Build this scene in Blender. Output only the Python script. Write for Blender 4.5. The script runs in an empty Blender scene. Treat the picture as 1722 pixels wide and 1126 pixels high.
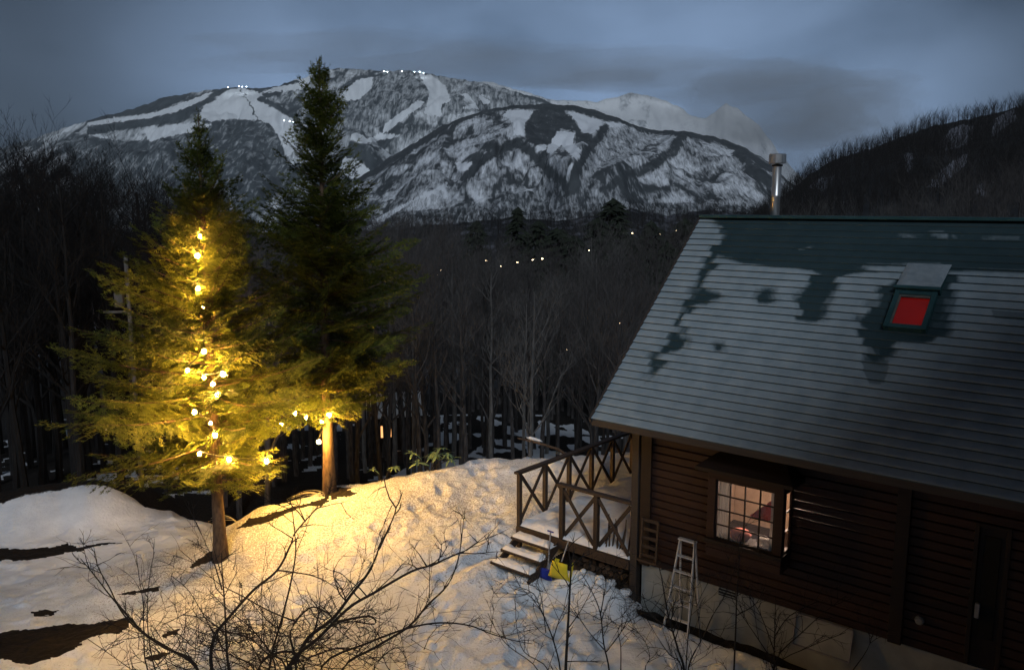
import bpy, math, random
import numpy as np
from mathutils import Vector, Matrix, noise
C = bpy.context.scene.collection
sc = bpy.context.scene
rnd = random.Random(7)
PI = math.pi

# ---------------------------------------------------------------- camera, world, moon, exposure
F, CX, CY, HY = 1400.0, 861.0, 563.0, 343.0
PITCH = math.atan((CY - HY) / F)
CAMZ = 8.5
cam = bpy.data.cameras.new('camera'); camo = bpy.data.objects.new('camera', cam); C.objects.link(camo)
camo.location = (0, 0, CAMZ); camo.rotation_euler = (PI/2 - PITCH, 0, 0)
cam.sensor_width = 36; cam.lens = 36*F/1722; cam.clip_start = .1; cam.clip_end = 40000
sc.camera = camo

MOON_EL, MOON_AZ = math.radians(35), math.radians(178)    # azimuth from +Y towards +X
MOON = 1.05
w = bpy.data.worlds.new('World'); sc.world = w; w.use_nodes = True
wt = w.node_tree; wt.nodes.clear()
def WN(t, **k):
    n = wt.nodes.new(t)
    for a, b in k.items(): setattr(n, a, b)
    return n
wo = WN('ShaderNodeOutputWorld'); wb = WN('ShaderNodeBackground')
sky = WN('ShaderNodeTexSky', sky_type='NISHITA', sun_disc=False, sun_elevation=MOON_EL, sun_rotation=MOON_AZ)
skd = WN('ShaderNodeVectorMath', operation='SCALE'); skd.inputs['Scale'].default_value = .05
wt.links.new(sky.outputs[0], skd.inputs[0])
tc = WN('ShaderNodeTexCoord'); mp = WN('ShaderNodeMapping'); mp.inputs['Scale'].default_value = (1, 1, 1.7)
mp.inputs['Location'].default_value = (.35, .1, .2)
nz = WN('ShaderNodeTexNoise'); nz.inputs['Scale'].default_value = 3.1; nz.inputs['Detail'].default_value = 5; nz.inputs['Roughness'].default_value = .48
nz.inputs['Distortion'].default_value = .15
wt.links.new(tc.outputs['Generated'], mp.inputs[0]); wt.links.new(mp.outputs[0], nz.inputs['Vector'])
sx = WN('ShaderNodeSeparateXYZ'); wt.links.new(tc.outputs['Generated'], sx.inputs[0])
el = WN('ShaderNodeMapRange'); el.interpolation_type = 'SMOOTHSTEP'
el.inputs['From Min'].default_value = .08; el.inputs['From Max'].default_value = .36
el.inputs['To Min'].default_value = 1.0; el.inputs['To Max'].default_value = .25
wt.links.new(sx.outputs['Z'], el.inputs['Value'])
cr = WN('ShaderNodeValToRGB')
cr.color_ramp.elements[0].position = .30; cr.color_ramp.elements[0].color = (.050, .090, .160, 1)
cr.color_ramp.elements[1].position = .66; cr.color_ramp.elements[1].color = (.225, .335, .530, 1)
wt.links.new(nz.outputs['Fac'], cr.inputs[0])
dn_ = WN('ShaderNodeVectorMath', operation='DOT_PRODUCT'); wt.links.new(tc.outputs['Generated'], dn_.inputs[0]); gd = Vector(((960-CX)/F, 1, (HY-150)/F)).normalized(); dn_.inputs[1].default_value = gd
gw = WN('ShaderNodeMapRange'); gw.interpolation_type = 'SMOOTHSTEP'; gw.inputs['From Min'].default_value = .83; gw.inputs['From Max'].default_value = 1.0; gw.inputs['To Min'].default_value = .26; gw.inputs['To Max'].default_value = 1.45
wt.links.new(dn_.outputs['Value'], gw.inputs['Value']); el2 = WN('ShaderNodeMath', operation='MULTIPLY'); wt.links.new(gw.outputs[0], el2.inputs[0])
ml = WN('ShaderNodeVectorMath', operation='SCALE'); wt.links.new(cr.outputs[0], ml.inputs[0]); wt.links.new(el.outputs[0], el2.inputs[1]); wt.links.new(el2.outputs[0], ml.inputs['Scale'])
mx = WN('ShaderNodeMix', data_type='RGBA'); mx.inputs['Factor'].default_value = .94
wt.links.new(skd.outputs[0], mx.inputs[6]); wt.links.new(ml.outputs[0], mx.inputs[7])
wt.links.new(mx.outputs[2], wb.inputs[0]); wb.inputs[1].default_value = .78
wt.links.new(wb.outputs[0], wo.inputs[0])

ml_ = bpy.data.lights.new('moon', 'SUN'); ml_.energy = MOON; ml_.angle = math.radians(16); ml_.color = (.83, .91, 1)
mo = bpy.data.objects.new('moon', ml_); C.objects.link(mo)
md = Vector((math.cos(MOON_EL)*math.sin(MOON_AZ), math.cos(MOON_EL)*math.cos(MOON_AZ), math.sin(MOON_EL)))
mo.rotation_euler = md.to_track_quat('Z', 'Y').to_euler()
sc.view_settings.view_transform = 'Standard'; sc.view_settings.look = 'None'
sc.view_settings.gamma = 1; sc.view_settings.exposure = .45; sc.view_settings.use_curve_mapping = False
sc.render.engine = 'CYCLES'
sc.cycles.use_denoising = True; sc.cycles.max_bounces = 5; sc.cycles.diffuse_bounces = 2; sc.cycles.glossy_bounces = 2
sc.cycles.transparent_max_bounces = 12; sc.cycles.sample_clamp_indirect = 1.5; sc.cycles.volume_bounces = 0
sc.cycles.caustics_reflective = False; sc.cycles.caustics_refractive = False

# ---------------------------------------------------------------- pixel <-> world helpers (for measuring only)
def ray(px, py):
    c = (px-CX)/F; s = (CY-py)/F
    return np.array([c, math.cos(PITCH)+s*math.sin(PITCH), -math.sin(PITCH)+s*math.cos(PITCH)])
def at(px, py, Y):                       # point on the ray at forward distance Y
    r = ray(px, py); p = r*(Y/r[1]); return Vector((p[0], p[1], p[2]+CAMZ))
def onz(px, py, zr):                     # point where the ray meets camera-relative height zr
    r = ray(px, py); p = r*(zr/r[2]); return Vector((p[0], p[1], p[2]+CAMZ))
def project(P):
    P = np.asarray(P, float); z = P[..., 2]-CAMZ
    f = P[..., 1]*math.cos(PITCH)-z*math.sin(PITCH); up = P[..., 1]*math.sin(PITCH)+z*math.cos(PITCH)
    return CX+F*P[..., 0]/f, CY-F*up/f

# ---------------------------------------------------------------- materials
class M:
    def __init__(s, name):
        s.m = bpy.data.materials.new(name); s.m.use_nodes = True; s.t = s.m.node_tree
        s.b = s.t.nodes['Principled BSDF']; s.b.inputs['Specular IOR Level'].default_value = .3
    def n(s, t, ins=None, **k):
        nd = s.t.nodes.new(t)
        for a, b in k.items(): setattr(nd, a, b)
        for a, b in (ins or {}).items():
            if hasattr(b, 'links') or isinstance(b, bpy.types.NodeSocket): s.t.links.new(b, nd.inputs[a])
            else: nd.inputs[a].default_value = b
        return nd
    def coord(s, scale=(1, 1, 1), kind='Object'):
        c = s.n('ShaderNodeTexCoord'); return s.n('ShaderNodeMapping', {'Vector': c.outputs[kind], 'Scale': scale}).outputs[0]
    def pos(s, scale=(1, 1, 1)):
        c = s.n('ShaderNodeNewGeometry'); return s.n('ShaderNodeMapping', {'Vector': c.outputs['Position'], 'Scale': scale}).outputs[0]
    def noise(s, vec, scale, detail=4, rough=.55, dist=0):
        return s.n('ShaderNodeTexNoise', {'Vector': vec, 'Scale': scale, 'Detail': detail, 'Roughness': rough, 'Distortion': dist}).outputs['Fac']
    def ramp(s, f, stops):
        r = s.n('ShaderNodeValToRGB', {'Fac': f}); e = r.color_ramp.elements
        while len(e) < len(stops): e.new(.5)
        for q, (p, c) in zip(e, stops): q.position = p; q.color = tuple(c)+(1,) if len(c) == 3 else c
        return r.outputs[0]
    def mix(s, f, a, b, mode='MIX'):
        n = s.t.nodes.new('ShaderNodeMix'); n.data_type = 'RGBA'; n.blend_type = mode
        for i, v in ((0, f), (6, a), (7, b)):
            if isinstance(v, bpy.types.NodeSocket): s.t.links.new(v, n.inputs[i])
            else: n.inputs[i].default_value = v if i == 0 else tuple(v)+(1,)
        return n.outputs[2]
    def math(s, op, a, b=0, c=0):
        n = s.t.nodes.new('ShaderNodeMath'); n.operation = op
        for i, v in enumerate((a, b, c)):
            if isinstance(v, bpy.types.NodeSocket): s.t.links.new(v, n.inputs[i])
            else: n.inputs[i].default_value = v
        return n.outputs[0]
    def rng(s, v, a, b, c=0, d=1):
        return s.n('ShaderNodeMapRange', {'Value': v, 'From Min': a, 'From Max': b, 'To Min': c, 'To Max': d}).outputs[0]
    def attr(s, name): return s.n('ShaderNodeAttribute', attribute_name=name).outputs['Fac']
    def bump(s, h, strength=.3, dist=.02):
        o = s.n('ShaderNodeBump', {'Height': h, 'Strength': strength, 'Distance': dist}).outputs[0]
        s.t.links.new(o, s.b.inputs['Normal']); return s
    def col(s, c, rough=.7):
        if isinstance(c, bpy.types.NodeSocket): s.t.links.new(c, s.b.inputs['Base Color'])
        else: s.b.inputs['Base Color'].default_value = tuple(c)+(1,)
        if isinstance(rough, bpy.types.NodeSocket): s.t.links.new(rough, s.b.inputs['Roughness'])
        else: s.b.inputs['Roughness'].default_value = rough
        return s

def simple(name, a, b, scale=6, rough=.7, stretch=(1, 1, 1), bump=.2, bd=.01, detail=5):
    m = M(name); v = m.coord(stretch); f = m.noise(v, scale, detail)
    m.col(m.ramp(f, [(.3, a), (.7, b)]), rough); m.bump(f, bump, bd); return m.m
def emit(name, col, st):
    m = M(name); m.col((.02, .02, .02)); m.b.inputs['Emission Color'].default_value = col+(1,); m.b.inputs['Emission Strength'].default_value = st
    return m.m

MT = {}
# ground: 'snow' attribute 1 = snow, 0 = earth; 'litter' = twigs and needles shed by the firs
m = M('snow_and_earth'); v = m.pos()
n1 = m.noise(v, 1.6, 5); n2 = m.noise(v, 9, 6, .6); n3 = m.noise(v, 26, 5, .65)
sn = m.attr('snow'); lit = m.attr('litter')
sm = m.rng(m.math('ADD', sn, m.math('MULTIPLY', m.math('SUBTRACT', n2, .5), .5)), .45, .55)
snowc = m.ramp(n1, [(.3, (.66, .69, .74)), (.7, (.80, .83, .87))])
lm = m.math('MULTIPLY', m.rng(m.math('ADD', n3, m.math('MULTIPLY', lit, .2)), .60, .70), m.math('MINIMUM', m.math('MULTIPLY', lit, 2.), .62))
snowc = m.mix(lm, snowc, (.10, .072, .045))
earth = m.ramp(n2, [(.3, (.005, .004, .0035)), (.7, (.018, .013, .010))])
m.col(m.mix(sm, earth, snowc), m.rng(sm, 0, 1, .95, .6))
hh = m.math('ADD', m.math('MULTIPLY', n2, .7), m.math('MULTIPLY', n3, .3)); m.bump(hh, .85, .075)
m.b.inputs['Specular IOR Level'].default_value = .2
MT['ground'] = m.m
# packed snow over asphalt
MT['snow'] = simple('settled_snow', (.74, .75, .78), (.85, .86, .88), 7, .6, bump=.7, bd=.04)
# wood, metal, house
def board(name, a, b, rough=.65):
    m = M(name); v = m.coord((.6, 9, 9)); f = m.noise(v, 3, 6, .65); oi = m.n('ShaderNodeObjectInfo').outputs['Random']
    c = m.ramp(f, [(.25, a), (.75, b)]); c = m.mix(m.rng(oi, 0, 1, 0, .45), c, tuple(x*.5 for x in a))
    m.col(c, rough); m.bump(f, .35, .008); return m.m
MT['siding'] = board('brown_stained_log_siding', (.020, .0085, .006), (.044, .0175, .012))
MT['dark_trim'] = board('dark_brown_trim', (.010, .006, .0045), (.022, .012, .009))
MT['deck_wood'] = board('weathered_dark_deck_wood', (.028, .019, .014), (.065, .044, .033))
MT['post_wood'] = board('grey_brown_post_wood', (.035, .028, .025), (.065, .053, .047))
MT['concrete'] = simple('concrete_foundation', (.22, .235, .225), (.34, .355, .34), 2.2, .85, bump=.15)
MT['bark_pale'] = simple('pale_brown_bark', (.030, .028, .028), (.095, .088, .086), 9, .95, (1, 1, .25), .8, .03)
MT['bark'] = simple('dark_bark', (.006, .0055, .0055), (.020, .018, .018), 9, .95, (1, 1, .25), .8, .03)
MT['bark_grey'] = simple('grey_brown_bark', (.014, .013, .013), (.075, .070, .070), 9, .95, (1, 1, .25), .8, .03)
MT['fir_bark'] = simple('fir_bark', (.045, .028, .018), (.13, .085, .055), 12, .9, (1, 1, .35), .9, .03)
MT['twig'] = simple('dark_shrub_bark', (.006, .005, .0045), (.017, .013, .011), 16, .85)
m = M('fir_needles'); oi = m.attr('tint'); f = m.noise(m.pos(), 5, 3)
c = m.ramp(m.math('ADD', m.math('MULTIPLY', oi, .6), m.math('MULTIPLY', f, .4)), [(.2, (.034, .050, .012)), (.5, (.145, .170, .030)), (.85, (.36, .37, .075))])
m.col(c, .6)
tr = m.n('ShaderNodeBsdfTranslucent', {'Color': c}); ms = m.n('ShaderNodeMixShader', {0: .6, 1: m.b.outputs[0], 2: tr.outputs[0]})
m.t.links.new(ms.outputs[0], m.t.nodes['Material Output'].inputs[0]); MT['needles'] = m.m
m = M('rhododendron_leaf'); m.col(m.ramp(m.noise(m.coord(), 9), [(.3, (.10, .16, .07)), (.7, (.20, .27, .14))]), .35); MT['leaf'] = m.m
m = M('teal_metal_roof'); s_ = m.attr('snow'); f = m.noise(m.coord((1, 1, 1)), 2.4, 6, .6); f2 = m.noise(m.coord((2, 12, 12)), 9, 4)
k = m.rng(m.math('ADD', s_, m.math('MULTIPLY', m.math('SUBTRACT', f2, .5), .5)), .15, .90)
fr = m.ramp(f, [(.3, (.205, .262, .300)), (.7, (.305, .360, .395))]); mtl = m.ramp(f, [(.3, (.024, .045, .053)), (.7, (.034, .058, .067))])
m.col(m.mix(k, mtl, fr), m.rng(k, 0, 1, .42, .8)); m.bump(m.math('MULTIPLY', k, f2), .5, .02); MT['roof'] = m.m
m = M('teal_painted_metal'); m.col(m.ramp(m.noise(m.coord(), 3), [(.3, (.014, .046, .052)), (.7, (.026, .068, .076))]), .45); MT['teal'] = m.m
m = M('brushed_steel'); m.b.inputs['Metallic'].default_value = .85; m.col(m.ramp(m.noise(m.coord((1, 1, .2)), 12), [(.3, (.38, .39, .4)), (.7, (.62, .63, .64))]), .38); MT['steel'] = m.m
m = M('aluminium'); m.b.inputs['Metallic'].default_value = .3; m.col(m.ramp(m.noise(m.coord(), 9), [(.3, (.48, .48, .49)), (.7, (.66, .66, .66))]), .45); MT['alu'] = m.m
m = M('window_glass'); m.col((.8, .85, .85), .04)
gl = m.n('ShaderNodeBsdfGlossy', {'Roughness': .03}); tp = m.n('ShaderNodeBsdfTransparent', {'Color': (.93, .93, .93, 1)})
ms = m.n('ShaderNodeMixShader', {0: .06, 1: tp.outputs[0], 2: gl.outputs[0]}); m.t.links.new(ms.outputs[0], m.t.nodes['Material Output'].inputs[0]); MT['glass'] = m.m
MT['frost'] = simple('thin_frosted_snow', (.17, .21, .24), (.25, .29, .32), 7, .8, bump=.5, bd=.02)
MT['curtain'] = simple('white_lace_curtain', (.62, .60, .56), (.80, .78, .74), 14, .9)
m = M('white_curtain'); m.col((.78, .75, .70), .9); tr = m.n('ShaderNodeBsdfTranslucent', {'Color': (.78, .75, .70, 1)}); ms = m.n('ShaderNodeMixShader', {0: .6, 1: m.b.outputs[0], 2: tr.outputs[0]})
m.t.links.new(ms.outputs[0], m.t.nodes['Material Output'].inputs[0]); MT['curtain'] = m.m
MT['plaster'] = simple('warm_interior_plaster', (.26, .18, .12), (.36, .26, .18), 3, .9)
MT['red_cloth'] = simple('red_cloth', (.48, .04, .02), (.62, .07, .035), 7, .9)
MT['pink_cloth'] = simple('pink_cloth', (.34, .10, .075), (.42, .14, .10), 7, .9)
MT['yellow'] = simple('yellow_plastic', (.62, .50, .02), (.75, .62, .04), 5, .5)
MT['blue'] = simple('blue_plastic', (.015, .025, .22), (.03, .05, .32), 5, .5)
MT['grey_plastic'] = simple('grey_plastic', (.20, .20, .21), (.30, .30, .31), 5, .5)
MT['white_plastic'] = simple('white_plastic', (.16, .16, .16), (.24, .24, .24), 5, .5)
MT['black'] = simple('black_void', (.006, .006, .006), (.012, .012, .012), 5, .9)
MT['grass'] = simple('bleached_grass', (.30, .27, .20), (.48, .44, .36), 9, .9)
MT['pole'] = simple('dull_grey_pole', (.07, .07, .065), (.12, .12, .11), 4, .85)
MT['cable'] = simple('black_cable', (.02, .02, .018), (.035, .035, .03), 5, .6)
MT['bulb'] = emit('warm_bulb_glass', (1, .51, .093), 1550)
MT['lamp_in'] = emit('indoor_lamp', (1, .72, .55), 300)
MT['village'] = emit('distant_lamp', (1, .74, .42), 22)
MT['ski'] = emit('ski_floodlight', (.82, .92, 1), 45)
MT['winlit'] = emit('lit_window', (1, .45, .16), 1.2)
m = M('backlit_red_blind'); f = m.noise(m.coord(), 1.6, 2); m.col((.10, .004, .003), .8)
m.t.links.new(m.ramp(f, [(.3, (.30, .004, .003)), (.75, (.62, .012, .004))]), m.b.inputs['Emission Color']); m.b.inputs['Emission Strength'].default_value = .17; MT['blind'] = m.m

# ---------------------------------------------------------------- object helpers
def tag(o, label=None, cat=None, group=None, kind=None):
    if label: o['label'] = label
    if cat: o['category'] = cat
    if group: o['group'] = group
    if kind: o['kind'] = kind
    return o
def empty(name, loc=(0, 0, 0), rz=0, **k):
    o = bpy.data.objects.new(name, None); C.objects.link(o); o.location = loc; o.rotation_euler = (0, 0, rz); o.empty_display_size = .3
    return tag(o, **k)
def link(name, me, mat=None, parent=None, smooth=False):
    if mat is not None:
        me.materials.clear(); me.materials.append(mat)
    if smooth: me.polygons.foreach_set('use_smooth', [True]*len(me.polygons))
    o = bpy.data.objects.new(name, me); C.objects.link(o)
    if parent: o.parent = parent
    return o
def npmesh(name, V, faces4=None, faces3=None, attrs=None):
    me = bpy.data.meshes.new(name); V = np.asarray(V, np.float32)
    me.vertices.add(len(V)); me.vertices.foreach_set('co', V.ravel())
    ids = []; starts = []; tot = []; p = 0
    for Fc, k in ((faces4, 4), (faces3, 3)):
        if Fc is None or len(Fc) == 0: continue
        Fc = np.asarray(Fc, np.int32); ids.append(Fc.ravel()); starts.append(p+np.arange(len(Fc))*k); tot.append(np.full(len(Fc), k)); p += len(Fc)*k
    ids = np.concatenate(ids); starts = np.concatenate(starts); tot = np.concatenate(tot)
    me.loops.add(len(ids)); me.loops.foreach_set('vertex_index', ids.astype(np.int32))
    me.polygons.add(len(starts)); me.polygons.foreach_set('loop_start', starts.astype(np.int32)); me.polygons.foreach_set('loop_total', tot.astype(np.int32))
    for a, val in (attrs or {}).items():
        at_ = me.attributes.new(a, 'FLOAT', 'POINT'); at_.data.foreach_set('value', np.asarray(val, np.float32))
    me.update(calc_edges=True); me.validate(); return me
class MB:
    def __init__(s): s.v = []; s.f = []
    def add(s, V, Fs):
        o = len(s.v); s.v += [tuple(p) for p in V]; s.f += [tuple(i+o for i in f) for f in Fs]; return s
    def box(s, c, size, R=None):
        x, y, z = [q/2 for q in size]; P = [Vector((a*x, b*y, d*z)) for a in (-1, 1) for b in (-1, 1) for d in (-1, 1)]
        if R is not None: P = [R @ p for p in P]
        P = [p+Vector(c) for p in P]
        return s.add(P, [(0, 1, 3, 2), (4, 6, 7, 5), (0, 4, 5, 1), (2, 3, 7, 6), (0, 2, 6, 4), (1, 5, 7, 3)])
    def bar(s, a, b, wd, hg, up=(0, 0, 1)):      # box from a to b
        a = Vector(a); b = Vector(b); X = (b-a); L = X.length; X.normalize(); Y = Vector(up).cross(X)
        if Y.length < 1e-4: Y = Vector((0, 1, 0)).cross(X)
        Y.normalize(); Z = X.cross(Y); R = Matrix((X, Y, Z)).transposed()
        return s.box((a+b)/2, (L, wd, hg), R)
    def tube(s, pts, rad, k=5, cap=True):
        pts = [Vector(p) for p in pts]; o = len(s.v); n = len(pts)
        if not hasattr(rad, '__len__'): rad = [rad]*n
        for i, p in enumerate(pts):
            d = (pts[min(i+1, n-1)]-pts[max(i-1, 0)]).normalized()
            u = d.cross(Vector((0, 0, 1)) if abs(d.z) < .9 else Vector((1, 0, 0))).normalized(); v_ = d.cross(u)
            for j in range(k):
                a = 2*PI*j/k; s.v.append(tuple(p+(u*math.cos(a)+v_*math.sin(a))*rad[i]))
        for i in range(n-1):
            for j in range(k):
                s.f.append((o+i*k+j, o+i*k+(j+1) % k, o+(i+1)*k+(j+1) % k, o+(i+1)*k+j))
        if cap:
            s.f.append(tuple(o+j for j in range(k))[::-1]); s.f.append(tuple(o+(n-1)*k+j for j in range(k)))
        return s
    def lathe(s, prof, k=12, c=(0, 0, 0)):
        o = len(s.v)
        for r, z in prof:
            for j in range(k): s.v.append((c[0]+r*math.cos(2*PI*j/k), c[1]+r*math.sin(2*PI*j/k), c[2]+z))
        for i in range(len(prof)-1):
            for j in range(k): s.f.append((o+i*k+j, o+i*k+(j+1) % k, o+(i+1)*k+(j+1) % k, o+(i+1)*k+j))
        return s
    def mesh(s, name):
        me = bpy.data.meshes.new(name); me.from_pydata(s.v, [], s.f); me.update(); return me
    def build(s, name, mat, parent=None, smooth=False, bevel=0):
        o = link(name, s.mesh(name), mat, parent, smooth)
        if bevel:
            b = o.modifiers.new('bevel', 'BEVEL'); b.width = bevel; b.segments = 1; b.limit_method = 'ANGLE'
        return o
def inpoly(x, y, poly):
    x = np.asarray(x); y = np.asarray(y); r = np.zeros(x.shape, bool); n = len(poly)
    for i in range(n):
        x1, y1 = poly[i]; x2, y2 = poly[(i+1) % n]
        if y1 == y2: continue
        c = ((y1 > y) != (y2 > y)) & (x < (x2-x1)*(y-y1)/(y2-y1)+x1); r ^= c
    return r
def distline(x, y, pts):
    d = np.full(np.shape(x), 1e9)
    for (x1, y1), (x2, y2) in zip(pts[:-1], pts[1:]):
        L = (x2-x1)**2+(y2-y1)**2; t = np.clip(((x-x1)*(x2-x1)+(y-y1)*(y2-y1))/L, 0, 1)
        d = np.minimum(d, np.hypot(x-x1-t*(x2-x1), y-y1-t*(y2-y1)))
    return d
# cheap tileless value noise in numpy
_rs = np.random.RandomState(3); _tab = _rs.rand(512, 512)
def vn(x, y):
    xi = np.floor(x).astype(int); yi = np.floor(y).astype(int); fx = x-xi; fy = y-yi
    fx = fx*fx*(3-2*fx); fy = fy*fy*(3-2*fy)
    g = lambda a, b: _tab[a % 512, b % 512]
    return (g(xi, yi)*(1-fx)+g(xi+1, yi)*fx)*(1-fy)+(g(xi, yi+1)*(1-fx)+g(xi+1, yi+1)*fx)*fy
def fbm(x, y, o=5, g=.5):
    s = 0; a = 1; t = 0
    for i in range(o): s = s+a*vn(x+17.3*i, y-9.1*i); t += a; a *= g; x = x*2.03; y = y*2.03
    return s/t
def grid_faces(nr, nc, flip=False):
    i = np.arange(nr-1)[:, None]*nc+np.arange(nc-1)[None, :]; i = i.ravel()
    f = np.stack([i, i+1, i+nc+1, i+nc], 1)
    return f[:, ::-1] if flip else f

# ---------------------------------------------------------------- house frame
U = Vector((.77013, -.63788, 0)); V_ = Vector((.63788, .77013, 0))
HW = Vector((2.7078, 16.7536, 0)); HRZ = math.atan2(U.y, U.x)
def hl(p):      # world -> house-local
    d = Vector(p)-HW; return Vector((d.dot(U), d.dot(V_), p[2]))
def hw(x, y, z): return HW+U*x+V_*y+Vector((0, 0, z))
def hplane(px, py, yl):      # ray hits house-local plane y = yl
    r = ray(px, py); d = Vector(r); o = Vector((0, 0, CAMZ)); t = (yl-(o-HW).dot(V_))/d.dot(V_); return hl(o+d*t)

# ---------------------------------------------------------------- terrain
CP = [(1065,1020,-8.5),(1235,1100,-8.5),(1500,1200,-8.5),(950,1126,-8.5),(861,1126,-8.45),(700,1126,-8.6),(500,1126,-8.8),(300,1126,-9.0),(100,1126,-9.15),(0,1126,-9.2),
      (900,980,-8.3),(1000,1050,-8.45),(830,960,-8.2),(800,860,-7.95),(850,900,-8.05),(870,805,-7.65),(700,860,-7.95),(600,950,-8.35),(450,1000,-8.75),(560,880,-8.1),(300,1000,-9.05),
      (250,965,-9.1),(150,1000,-9.35),(0,1040,-9.45),(400,905,-8.5),(370,935,-8.72),(330,950,-8.85)]
EDGE = [(380,885,-8.6),(430,858,-8.15),(490,845,-7.95),(553,822,-7.75),(620,812,-7.68),(700,798,-7.6),(760,785,-7.55),(870,771,-7.48),(960,765,-7.45),(1061,757,-7.45),(1300,745,-7.45),(1600,735,-7.45)]
LEDGE = [(-150,1010,-9.5),(0,1010,-9.55),(100,990,-9.4),(200,968,-9.2),(270,945,-9.05),(330,915,-8.95)]
ROAD = [(-150,985,-9.95),(0,985,-9.95),(100,965,-9.95),(200,942,-9.95),(290,918,-9.95),(350,895,-9.98),(0,930,-10),(150,905,-10),(300,888,-10.05),(-150,930,-10),(250,880,-10.1),(340,878,-10.2)]
BANK = [(-150,900,-9.85),(0,900,-9.9),(100,893,-9.9),(0,860,-9.45),(0,826,-9.05),(60,822,-9.05),(110,826,-9.1),(150,836,-9.2),(185,850,-9.45),(215,876,-9.9),(-150,826,-9.1)]
pts = [onz(*c) for c in CP+EDGE+LEDGE+ROAD+BANK]
P3 = [(p.x, p.y, p.z) for p in pts]
for e in EDGE:
    p = onz(*e)
    for k_, dz in ((1.6, -.9), (4, -2.7), (8, -4.3)): P3.append((p.x-.25*k_, p.y+k_, p.z+dz))
for e in BANK[4:9]+[BANK[-1]]:
    p = onz(*e); P3.append((p.x, p.y+2, p.z-.1)); P3.append((p.x, p.y+5, p.z-1.2))
for x, z in ((-22, -3.6), (-17, -4.2), (-12, -5), (-8, -5.3)): P3.append((x, 33, z))
for x in (-12.2, -10.5, -9): P3.append((x, 28.6, -2.5))
for x, y, z in ((-14, 14, -.7), (-8, 10, -.4), (0, 10, 0), (8, 8, 0), (-14, 6, -.3), (0, 2, 0), (14, 4, 0), (20, 12, .3), (26, 22, .8), (-24, 16, -1.3), (12, 14, .2), (11, 24, 1)): P3.append((x, y, z))
P3 = np.array(P3); d_ = np.hypot(P3[:, None, 0]-P3[None, :, 0], P3[:, None, 1]-P3[None, :, 1])
A = np.zeros((len(P3)+3,)*2); n_ = len(P3); A[:n_, :n_] = d_+np.eye(n_)*.02; A[:n_, n_] = 1; A[:n_, n_+1:] = P3[:, :2]; A[n_:, :n_] = A[:n_, n_:].T
Wt = np.linalg.solve(A, np.concatenate([P3[:, 2], [0, 0, 0]]))
def far_h(x, y):
    r = np.hypot(x, y); x_ = x
    z = np.interp(r, [0, 30, 40, 60, 90, 150, 260, 420, 800, 2000, 30000], [0, -1.5, -5, -9, -15, -26, -40, -48, -60, -90, -90])
    az = np.degrees(np.arctan2(x, np.maximum(y, .01)))
    z = z+np.clip((az-14)/20, 0, 1)*np.interp(r, [30, 60, 200], [2, 8, 24])          # rises on the right
    z = z+np.clip((-az-17)/12, 0, 1)*np.interp(r, [28, 50, 120, 200], [0, 1.2, 4, 8])   # flatter on the left
    return z+(fbm(x/30, y/30, 3)-.5)*np.interp(r, [20, 60, 400], [.2, 2.5, 14])
def near_h(x, y):
    z = Wt[n_]+Wt[n_+1]*x+Wt[n_+2]*y
    for i in range(n_): z = z+Wt[i]*np.hypot(x-P3[i, 0], y-P3[i, 1])
    return z
DENTS = []
def near_mask(x, y):
    r = np.hypot(x, y); return np.clip((r-28)/10, 0, 1)
def H(x, y, fine=True):
    x = np.asarray(x, float); y = np.asarray(y, float); k = near_mask(x, y); k = k*k*(3-2*k)
    z = near_h(x, y)*(1-k)+far_h(x, y)*k
    ss_ = lambda t: np.clip(t, 0, 1)**2*(3-2*np.clip(t, 0, 1))
    z = z-ss_((x+13.9)/1.3)*ss_((y-26.3)/1.7)*ss_((-5.5-x)/1.5)*2.4*(1-k)
    back = np.clip((-y-2)/10, 0, 1); z = z*(1-back)
    if fine:
        z = z+(fbm(x*.9, y*.9, 4)-.5)*.22*(1-k)+(fbm(x*5, y*5, 3)-.5)*.045+np.clip(fbm(x*2.3+40, y*2.3, 3)-.55, 0, 1)*.22*(1-k)
        for cx, cy, rr, dz in DENTS:
            q = ((x-cx)**2+(y-cy)**2)/rr**2; sel = q < 6
            if sel.any(): z[sel] += dz*(np.exp(-q[sel])-.15*np.exp(-(np.sqrt(q[sel])-1.5)**2*6))
        lx = (x-HW.x)*U.x+(y-HW.y)*U.y; ly = (x-HW.x)*V_.x+(y-HW.y)*V_.y       # melted trench along the foundation
        dd = np.clip(1-np.abs(ly+.12)/.38, 0, 1)*(lx > .1); z = z-dd*.22
        under = (lx > .15) & (ly > .05) & (ly < 7.4); z = np.where(under, np.minimum(z, .3), z)
        ud = (lx < 0) & (lx > -2.5) & (ly > .25) & (ly < 3); z = np.where(ud, np.minimum(z, .35), z)
    return z
def gz(x, y): return float(H(np.array([x]), np.array([y]))[0])
rs = np.random.RandomState(11)
def path(px0, py0, px1, py1, n, sp=.14, depth=-.075):       # lines of footprints
    for i in range(n):
        t = i/(n-1); a = onz(px0+(px1-px0)*t, py0+(py1-py0)*t, -8.3)
        s_ = sp if i % 2 else -sp
        DENTS.append((a.x+s_+rs.randn()*.05, a.y+rs.randn()*.06, .15, depth))
path(880, 1120, 860, 960, 16); path(860, 960, 800, 800, 24); path(980, 1110, 900, 990, 14); path(500, 1000, 760, 850, 26); path(700, 1120, 780, 900, 24)
path(250, 1110, 480, 960, 24); path(640, 900, 420, 960, 16); path(840, 1100, 1040, 1060, 12)
for i in range(110):
    a = onz(rs.uniform(0, 1100), rs.uniform(850, 1126), -8.4); DENTS.append((a.x, a.y, rs.uniform(.12, .5), rs.uniform(-.06, .03)))
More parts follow.
